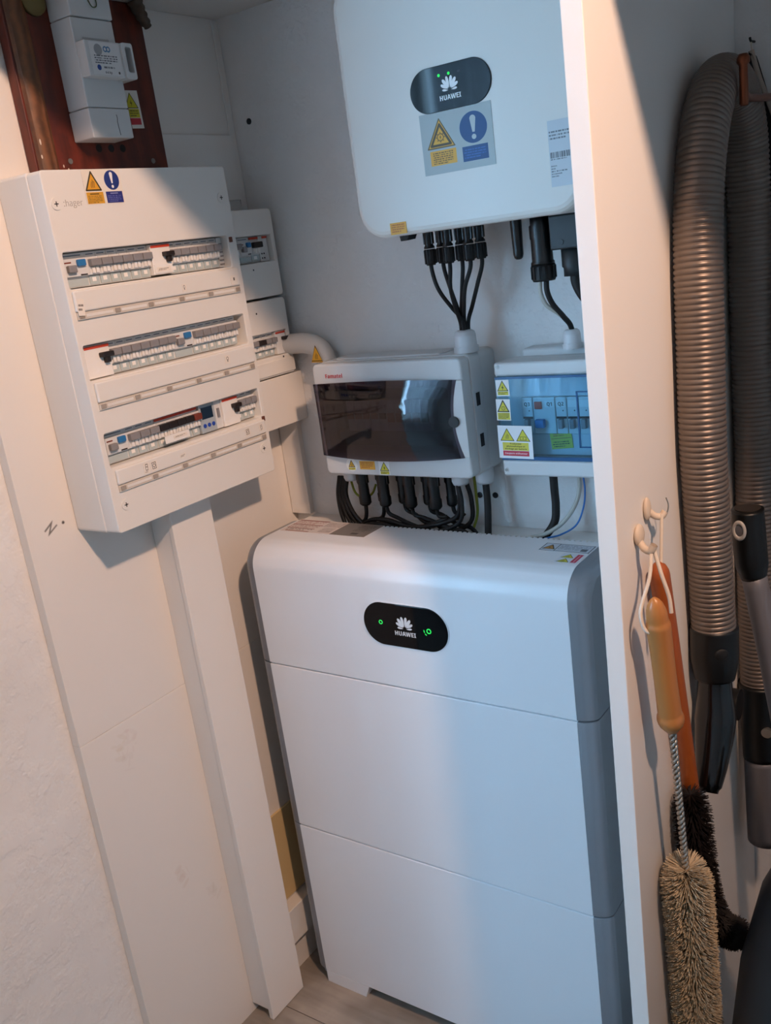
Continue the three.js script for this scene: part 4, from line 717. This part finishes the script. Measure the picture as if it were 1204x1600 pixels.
// ------------------------------------------------------------------ right compartment
function ribbed(pts, r0, pitch, name, parent, mat) {
  const c = new THREE.CatmullRomCurve3(pts.map((p) => new THREE.Vector3(...p))), L = c.getLength(), steps = Math.round(L / pitch * 8);
  return part(parent, name, sweep(pts, (t, s) => r0 - 0.0024 + 0.0024 * Math.sqrt(Math.abs(Math.sin(Math.PI * s / pitch))), steps, 28), mat);
}
{
  const t = thing('vacuum_hose', 'grey ribbed vacuum hose hung over a copper hook with black handle', 'hose');
  ribbed([[0.942, 0.945, 0.295], [0.942, 1.077, 0.303], [0.942, 1.203, 0.312], [0.942, 1.317, 0.308], [0.942, 1.425, 0.303], [0.942, 1.509, 0.288], [0.942, 1.576, 0.253], [0.942, 1.612, 0.208], [0.942, 1.622, 0.165], [0.942, 1.606, 0.118], [0.942, 1.567, 0.084], [0.942, 1.489, 0.07], [0.942, 1.321, 0.07], [0.943, 1.14, 0.07], [0.943, 1.054, 0.07], [0.942, 0.945, 0.07], [0.942, 0.86, 0.07], [0.943, 0.755, 0.072]], 0.028, 0.0066, 'ribbed_tube', t, M.hose);
  // front end: collar and curved handle
  part(t, 'collar', sweep([[0.942, 0.962, 0.294], [0.942, 0.94, 0.295], [0.942, 0.912, 0.297], [0.942, 0.888, 0.299]], (k) => 0.0305 - 0.0075 * Math.max(0, k - 0.55) ** 1.5 * 2.2 - (k < 0.04 ? 0.004 : 0), 24, 28), M.black);
  part(t, 'release_button', new THREE.SphereGeometry(0.009, 20, 12).scale(1, 1, 0.35).rotateY(0.6).translate(0.958, 0.932, 0.3195), M.blackSoft);
  const hd = part(t, 'handle', sweep([[0.942, 0.895, 0.298], [0.942, 0.868, 0.3], [0.943, 0.84, 0.304], [0.943, 0.808, 0.314], [0.943, 0.775, 0.33], [0.943, 0.745, 0.348]], (k) => { const P = [0.021, 0.023, 0.0265, 0.024, 0.02, 0.0145], f = k * 5, i = Math.min(4, Math.floor(f)); return (P[i] + (P[i + 1] - P[i]) * (f - i)) * (k > 0.97 ? 0.85 : 1); }, 40, 28, true, 0.95), phys(0x07080a, 0.16, { clearcoat: 0.6, clearcoatRoughness: 0.1 }));
  part(hd, 'slider', new THREE.CylinderGeometry(0.021, 0.021, 0.024, 28).rotateZ(Math.PI / 2).translate(0.954, 0.838, 0.272), M.black);
  part(hd, 'grip_pad', bx(0.9525, 0.957, 0.762, 0.79, 0.305, 0.32, 0.002), M.greyTube);
  // lower end
  part(t, 'end_sleeve', sweep([[0.943, 0.77, 0.072], [0.944, 0.735, 0.074], [0.946, 0.685, 0.078], [0.948, 0.645, 0.082]], (k) => 0.0305 - 0.002 * k, 20, 28), M.black);
  part(t, 'end_button', cylZ(0.008, 0.006, 20, 0.96, 0.702, 0.1), M.steel);
  part(t, 'end_tube', sweep([[0.948, 0.65, 0.082], [0.949, 0.6, 0.084], [0.952, 0.5, 0.088]], () => 0.0275, 12, 24), M.greyTube);
}
{
  const t = thing('vacuum_wand', 'black wand end with pale oval button and grey tube', 'vacuum wand');
  part(t, 'end_piece', sweep([[0.965, 1.092, 0.205], [0.966, 1.06, 0.205], [0.968, 1.025, 0.205], [0.971, 0.995, 0.205]], (k) => 0.0205 + 0.001 * Math.sin(k * 3) - 0.004 * Math.max(0, k - 0.8) * 5, 20, 24), M.black);
  part(t, 'opening', cyl(0.0165, 0.0165, 0.0012, 24, 0.965, 1.092, 0.205), std(0x2a2420, 0.6));
  part(t, 'button_ring', new THREE.TorusGeometry(0.0075, 0.0022, 10, 24).scale(1, 1.45, 1), std(0xb8b4ae, 0.4), [0.9595, 1.068, 0.2265], [0, -0.25, 0]);
  part(t, 'button', new THREE.SphereGeometry(0.007, 16, 12).scale(1, 1.45, 0.3), M.greyTube, [0.9595, 1.068, 0.2258], [0, -0.25, 0]);
  part(t, 'tube', sweep([[0.971, 1.0, 0.205], [0.984, 0.93, 0.208], [1.0, 0.84, 0.212], [1.02, 0.72, 0.218], [1.045, 0.55, 0.226]], () => 0.0165, 24, 24), M.greyTube);
}
{
  const t = thing('copper_hook', 'copper coloured coat hook holding the vacuum hose', 'hook');
  part(t, 'back_plate', bx(0.975, 0.99, 1.575, 1.625, 0.0004, 0.004, 0.001), M.copper);
  part(t, 'arm', tube([[0.982, 1.6, 0.003], [0.98, 1.598, 0.08], [0.977, 1.594, 0.16], [0.976, 1.594, 0.21], [0.976, 1.6, 0.221]], 0.0045, 30, 12), M.copper);
  part(t, 'peg', lathe([[0, 0.04], [0.005, 0.04], [0.0072, 0.036], [0.0072, 0.031], [0.0048, 0.028], [0.0052, -0.012], [0.004, -0.015], [0, -0.015]], 18), M.copper, [0.9765, 1.598, 0.222]);
}
{
  const t = thing('canister_vacuum', 'black rounded canister vacuum cleaner body low beside the grey tube', 'vacuum');
  part(t, 'body', lathe([[0, 0.0], [0.1, 0.01], [0.14, 0.08], [0.142, 0.25], [0.126, 0.385], [0.1, 0.495], [0.08, 0.54], [0.05, 0.57], [0, 0.585]], 40).scale(1, 1, 0.85), std(0x060607, 0.5), [1.126, 0.19, 0.42]);
  part(t, 'base', bx(1.0, 1.24, 0.03, 0.2, 0.31, 0.52, 0.02), M.blackSoft);
  for (const z of [0.29, 0.51]) part(t, 'wheel', cylZ(0.055, 0.03, 28, 1.14, 0.056, z), M.black);
}
{
  const t = thing('hanging_bag', 'dark slim bag with pale edge hanging from a nail in the corner', 'bag');
  const s = new THREE.Shape(); s.moveTo(0.938, 1.664); s.quadraticCurveTo(0.946, 1.63, 0.962, 1.585); s.lineTo(1.0, 1.47); s.lineTo(1.06, 1.3); s.lineTo(1.06, 0.62); s.lineTo(0.97, 0.6); s.lineTo(0.958, 0.9); s.lineTo(0.955, 1.45); s.quadraticCurveTo(0.95, 1.6, 0.934, 1.664); s.closePath();
  part(t, 'cloth', extrude(s, 0.022, 0.006, 0.006), std(0x141214, 0.85));
  part(t, 'edge_strip', tube([[0.9385, 1.664, 0.024], [0.948, 1.63, 0.026], [0.964, 1.585, 0.027], [1.0, 1.475, 0.027], [1.058, 1.305, 0.026]], 0.0035, 30, 8), std(0xa89c90, 0.8));
  part(t, 'nail', tube([[0.937, 1.677, 0.0005], [0.937, 1.677, 0.022], [0.937, 1.68, 0.024]], 0.0016, 10, 8), M.blackSoft); part(t, 'loop', tube([[0.937, 1.6785, 0.019], [0.9375, 1.67, 0.018], [0.938, 1.66, 0.016]], 0.001, 10, 6), M.string);
}
// brushes on the partition
function bristles(axis, r, n, colors, droop, sd, taperTop = 0.06) {
  const c = new THREE.CatmullRomCurve3(axis.map((p) => new THREE.Vector3(...p))); let s0 = sd; const rn = () => { s0 = (s0 * 1664525 + 1013904223) >>> 0; return s0 / 4294967296; };
  const pos = [], nor = [], col = []; const up = new THREE.Vector3(0, 1, 0), d = new THREE.Vector3(), e1 = new THREE.Vector3(), e2 = new THREE.Vector3(), dir = new THREE.Vector3(), side = new THREE.Vector3(), tip = new THREE.Vector3(), mid = new THREE.Vector3();
  for (let i = 0; i < n; i++) {
    const t = (i + rn() * 0.8) / n, P = c.getPointAt(Math.min(1, t)); d.copy(c.getTangentAt(Math.min(1, t)));
    e1.set(1, 0, 0).cross(d).normalize(); e2.copy(d).cross(e1).normalize();
    const a = i * 2.399963 + rn() * 0.5, L = r * (0.9 + 0.13 * rn()) * (t < taperTop ? 0.8 + 0.2 * t / taperTop : 1), lift = (t < taperTop ? 0.45 * (1 - t / taperTop) : 0) - droop * (0.6 + 0.6 * rn());
    dir.copy(e1).multiplyScalar(Math.cos(a)).addScaledVector(e2, Math.sin(a)).addScaledVector(d, -lift).normalize();
    side.copy(dir).cross(d).normalize(); tip.copy(P).addScaledVector(dir, L); tip.y -= L * 0.05;
    mid.copy(P).addScaledVector(dir, L * 0.55);
    const w = 0.00062, k = colors(rn(), t), up2 = d;
    const quad = (A, B, wa, wb, o) => { const p1 = A.clone().addScaledVector(o, wa), p2 = A.clone().addScaledVector(o, -wa), p3 = B.clone().addScaledVector(o, wb), p4 = B.clone().addScaledVector(o, -wb); const nn = dir.clone().cross(o).normalize(); for (const q of [p1, p2, p3, p3, p2, p4]) { pos.push(q.x, q.y, q.z); nor.push(nn.x, nn.y, nn.z); col.push(...k); } };
    quad(P, mid, w, w, side); quad(mid, tip, w, w * 0.6, side); quad(P, mid, w, w, d); quad(mid, tip, w, w * 0.6, d);
  }
  const g = new THREE.BufferGeometry(); g.setAttribute('position', new THREE.Float32BufferAttribute(pos, 3)); g.setAttribute('normal', new THREE.Float32BufferAttribute(nor, 3)); g.setAttribute('color', new THREE.Float32BufferAttribute(col, 3)); return g;
}
function twisted(a, b, r, turns, parent, mat) {
  const A = new THREE.Vector3(...a), Bv = new THREE.Vector3(...b), D = Bv.clone().sub(A), u = new THREE.Vector3(1, 0, 0).cross(D).normalize(), v = D.clone().normalize().cross(u), gs = [];
  for (const ph of [0, Math.PI]) { const pts = []; const n = turns * 10; for (let i = 0; i <= n; i++) { const t = i / n, an = t * turns * Math.PI * 2 + ph; const q = A.clone().addScaledVector(D, t).addScaledVector(u, Math.cos(an) * r * 0.55).addScaledVector(v, Math.sin(an) * r * 0.55); pts.push([q.x, q.y, q.z]); } gs.push(tube(pts, r * 0.62, turns * 12, 6)); }
  return part(parent, 'twisted_wire', merge(gs), mat);
}
{
  const t = thing('bottle_brush', 'bottle brush with turned wooden handle and thick cream bristles', 'brush');
  const a = [0.9455, 1.089, 0.517], b = [0.946, 0.912, 0.484];
  part(t, 'handle', sweep([a, [0.9457, 1.03, 0.505], [0.946, 0.97, 0.495], b], (k) => { if (k < 0.16) return 0.0118 * Math.sqrt(Math.max(0.03, 1 - ((0.16 - k) / 0.16) ** 2)); if (k < 0.19) return 0.0118 + (k - 0.16) / 0.03 * 0.0018; if (k < 0.86) return 0.0136 - 0.0009 * Math.sin((k - 0.19) / 0.67 * Math.PI); if (k < 0.95) return 0.0136 + 0.0018 * Math.sin((k - 0.86) / 0.09 * Math.PI); return 0.0136 - 0.006 * (k - 0.95) / 0.05; }, 80, 28), M.beech);
  twisted([0.946, 0.914, 0.484], [0.946, 0.69, 0.458], 0.0042, 15, t, M.steel);
  const br = part(t, 'bristles', bristles([[0.946, 0.705, 0.46], [0.946, 0.56, 0.45], [0.947, 0.42, 0.446], [0.948, 0.34, 0.446]], 0.034, 11000, (q) => { const k = 0.72 + 0.4 * q; return [0.80 * k, 0.68 * k, 0.49 * k]; }, -0.35, 5), std(0xffffff, 0.7, { vertexColors: true, side: THREE.DoubleSide })); br.userData.kind = 'stuff';
  part(t, 'string_loop', merge([tube([[0.9325, 1.128, 0.482], [0.9345, 1.105, 0.497], [0.93, 1.068, 0.519], [0.936, 1.05, 0.52], [0.943, 1.047, 0.516]], 0.0022, 30, 8), tube([[0.934, 1.13, 0.478], [0.943, 1.105, 0.485], [0.951, 1.078, 0.486], [0.953, 1.06, 0.487]], 0.0024, 24, 8)]), M.string);
}
{
  const t = thing('bottle_brush', 'bottle brush with slim darker wooden handle and black bristles', 'brush');
  part(t, 'handle', sweep([[0.928, 1.104, 0.451], [0.9285, 1.0, 0.428], [0.929, 0.88, 0.402], [0.93, 0.75, 0.375]], (k) => (k < 0.05 ? 0.0118 * Math.sqrt(Math.max(0.05, 1 - ((0.05 - k) / 0.05) ** 2)) : 0.0118 - 0.001 * k), 60, 24), M.beechOld);
  const br = part(t, 'bristles', bristles([[0.938, 0.775, 0.405], [0.94, 0.70, 0.40], [0.942, 0.62, 0.385], [0.944, 0.54, 0.345], [0.946, 0.48, 0.29], [0.947, 0.45, 0.255]], 0.0255, 5200, (q) => { const k = 0.6 + 0.8 * q; return [0.016 * k, 0.013 * k, 0.014 * k]; }, 0.1, 21), std(0xffffff, 0.45, { vertexColors: true, side: THREE.DoubleSide })); br.userData.kind = 'stuff';
  part(t, 'core_wire', tube([[0.931, 0.755, 0.377], [0.936, 0.74, 0.385], [0.94, 0.70, 0.40], [0.942, 0.62, 0.385], [0.944, 0.54, 0.345], [0.946, 0.46, 0.265]], 0.004, 30, 8), M.blackSoft);
  part(t, 'string_loop', tube([[0.929, 1.155, 0.432], [0.93, 1.12, 0.442], [0.931, 1.085, 0.452]], 0.002, 16, 8), M.string);
}
solo('adhesive_hook', 'small beige adhesive hook, lower of two on the partition', 'hook', (() => { const g = merge([new THREE.SphereGeometry(0.011, 20, 14).scale(0.45, 1.15, 1).translate(0.9155, 1.142, 0.47), tube([[0.914, 1.137, 0.47], [0.924, 1.129, 0.478], [0.932, 1.129, 0.482], [0.936, 1.136, 0.482]], 0.0042, 20, 10)]); return g; })(), std(0xd3c3b0, 0.7), 'adhesive hooks for the brushes');
{
  const t = thing('adhesive_hook', 'small beige adhesive hook with wire loop, upper of two on partition', 'hook', [0, 0, 0], 0, 'adhesive hooks for the brushes');
  part(t, 'pad', merge([new THREE.SphereGeometry(0.009, 20, 14).scale(0.45, 1.5, 0.8).translate(0.9152, 1.163, 0.44), tube([[0.914, 1.162, 0.438], [0.922, 1.153, 0.434], [0.928, 1.152, 0.43], [0.931, 1.157, 0.427]], 0.004, 20, 10)]), std(0xd3c3b0, 0.7));
  part(t, 'wire', tube([[0.932, 1.172, 0.424], [0.9335, 1.163, 0.422], [0.932, 1.154, 0.424], [0.928, 1.15, 0.428]], 0.0008, 16, 6), M.steel);
}
renderer.render(scene, camera);
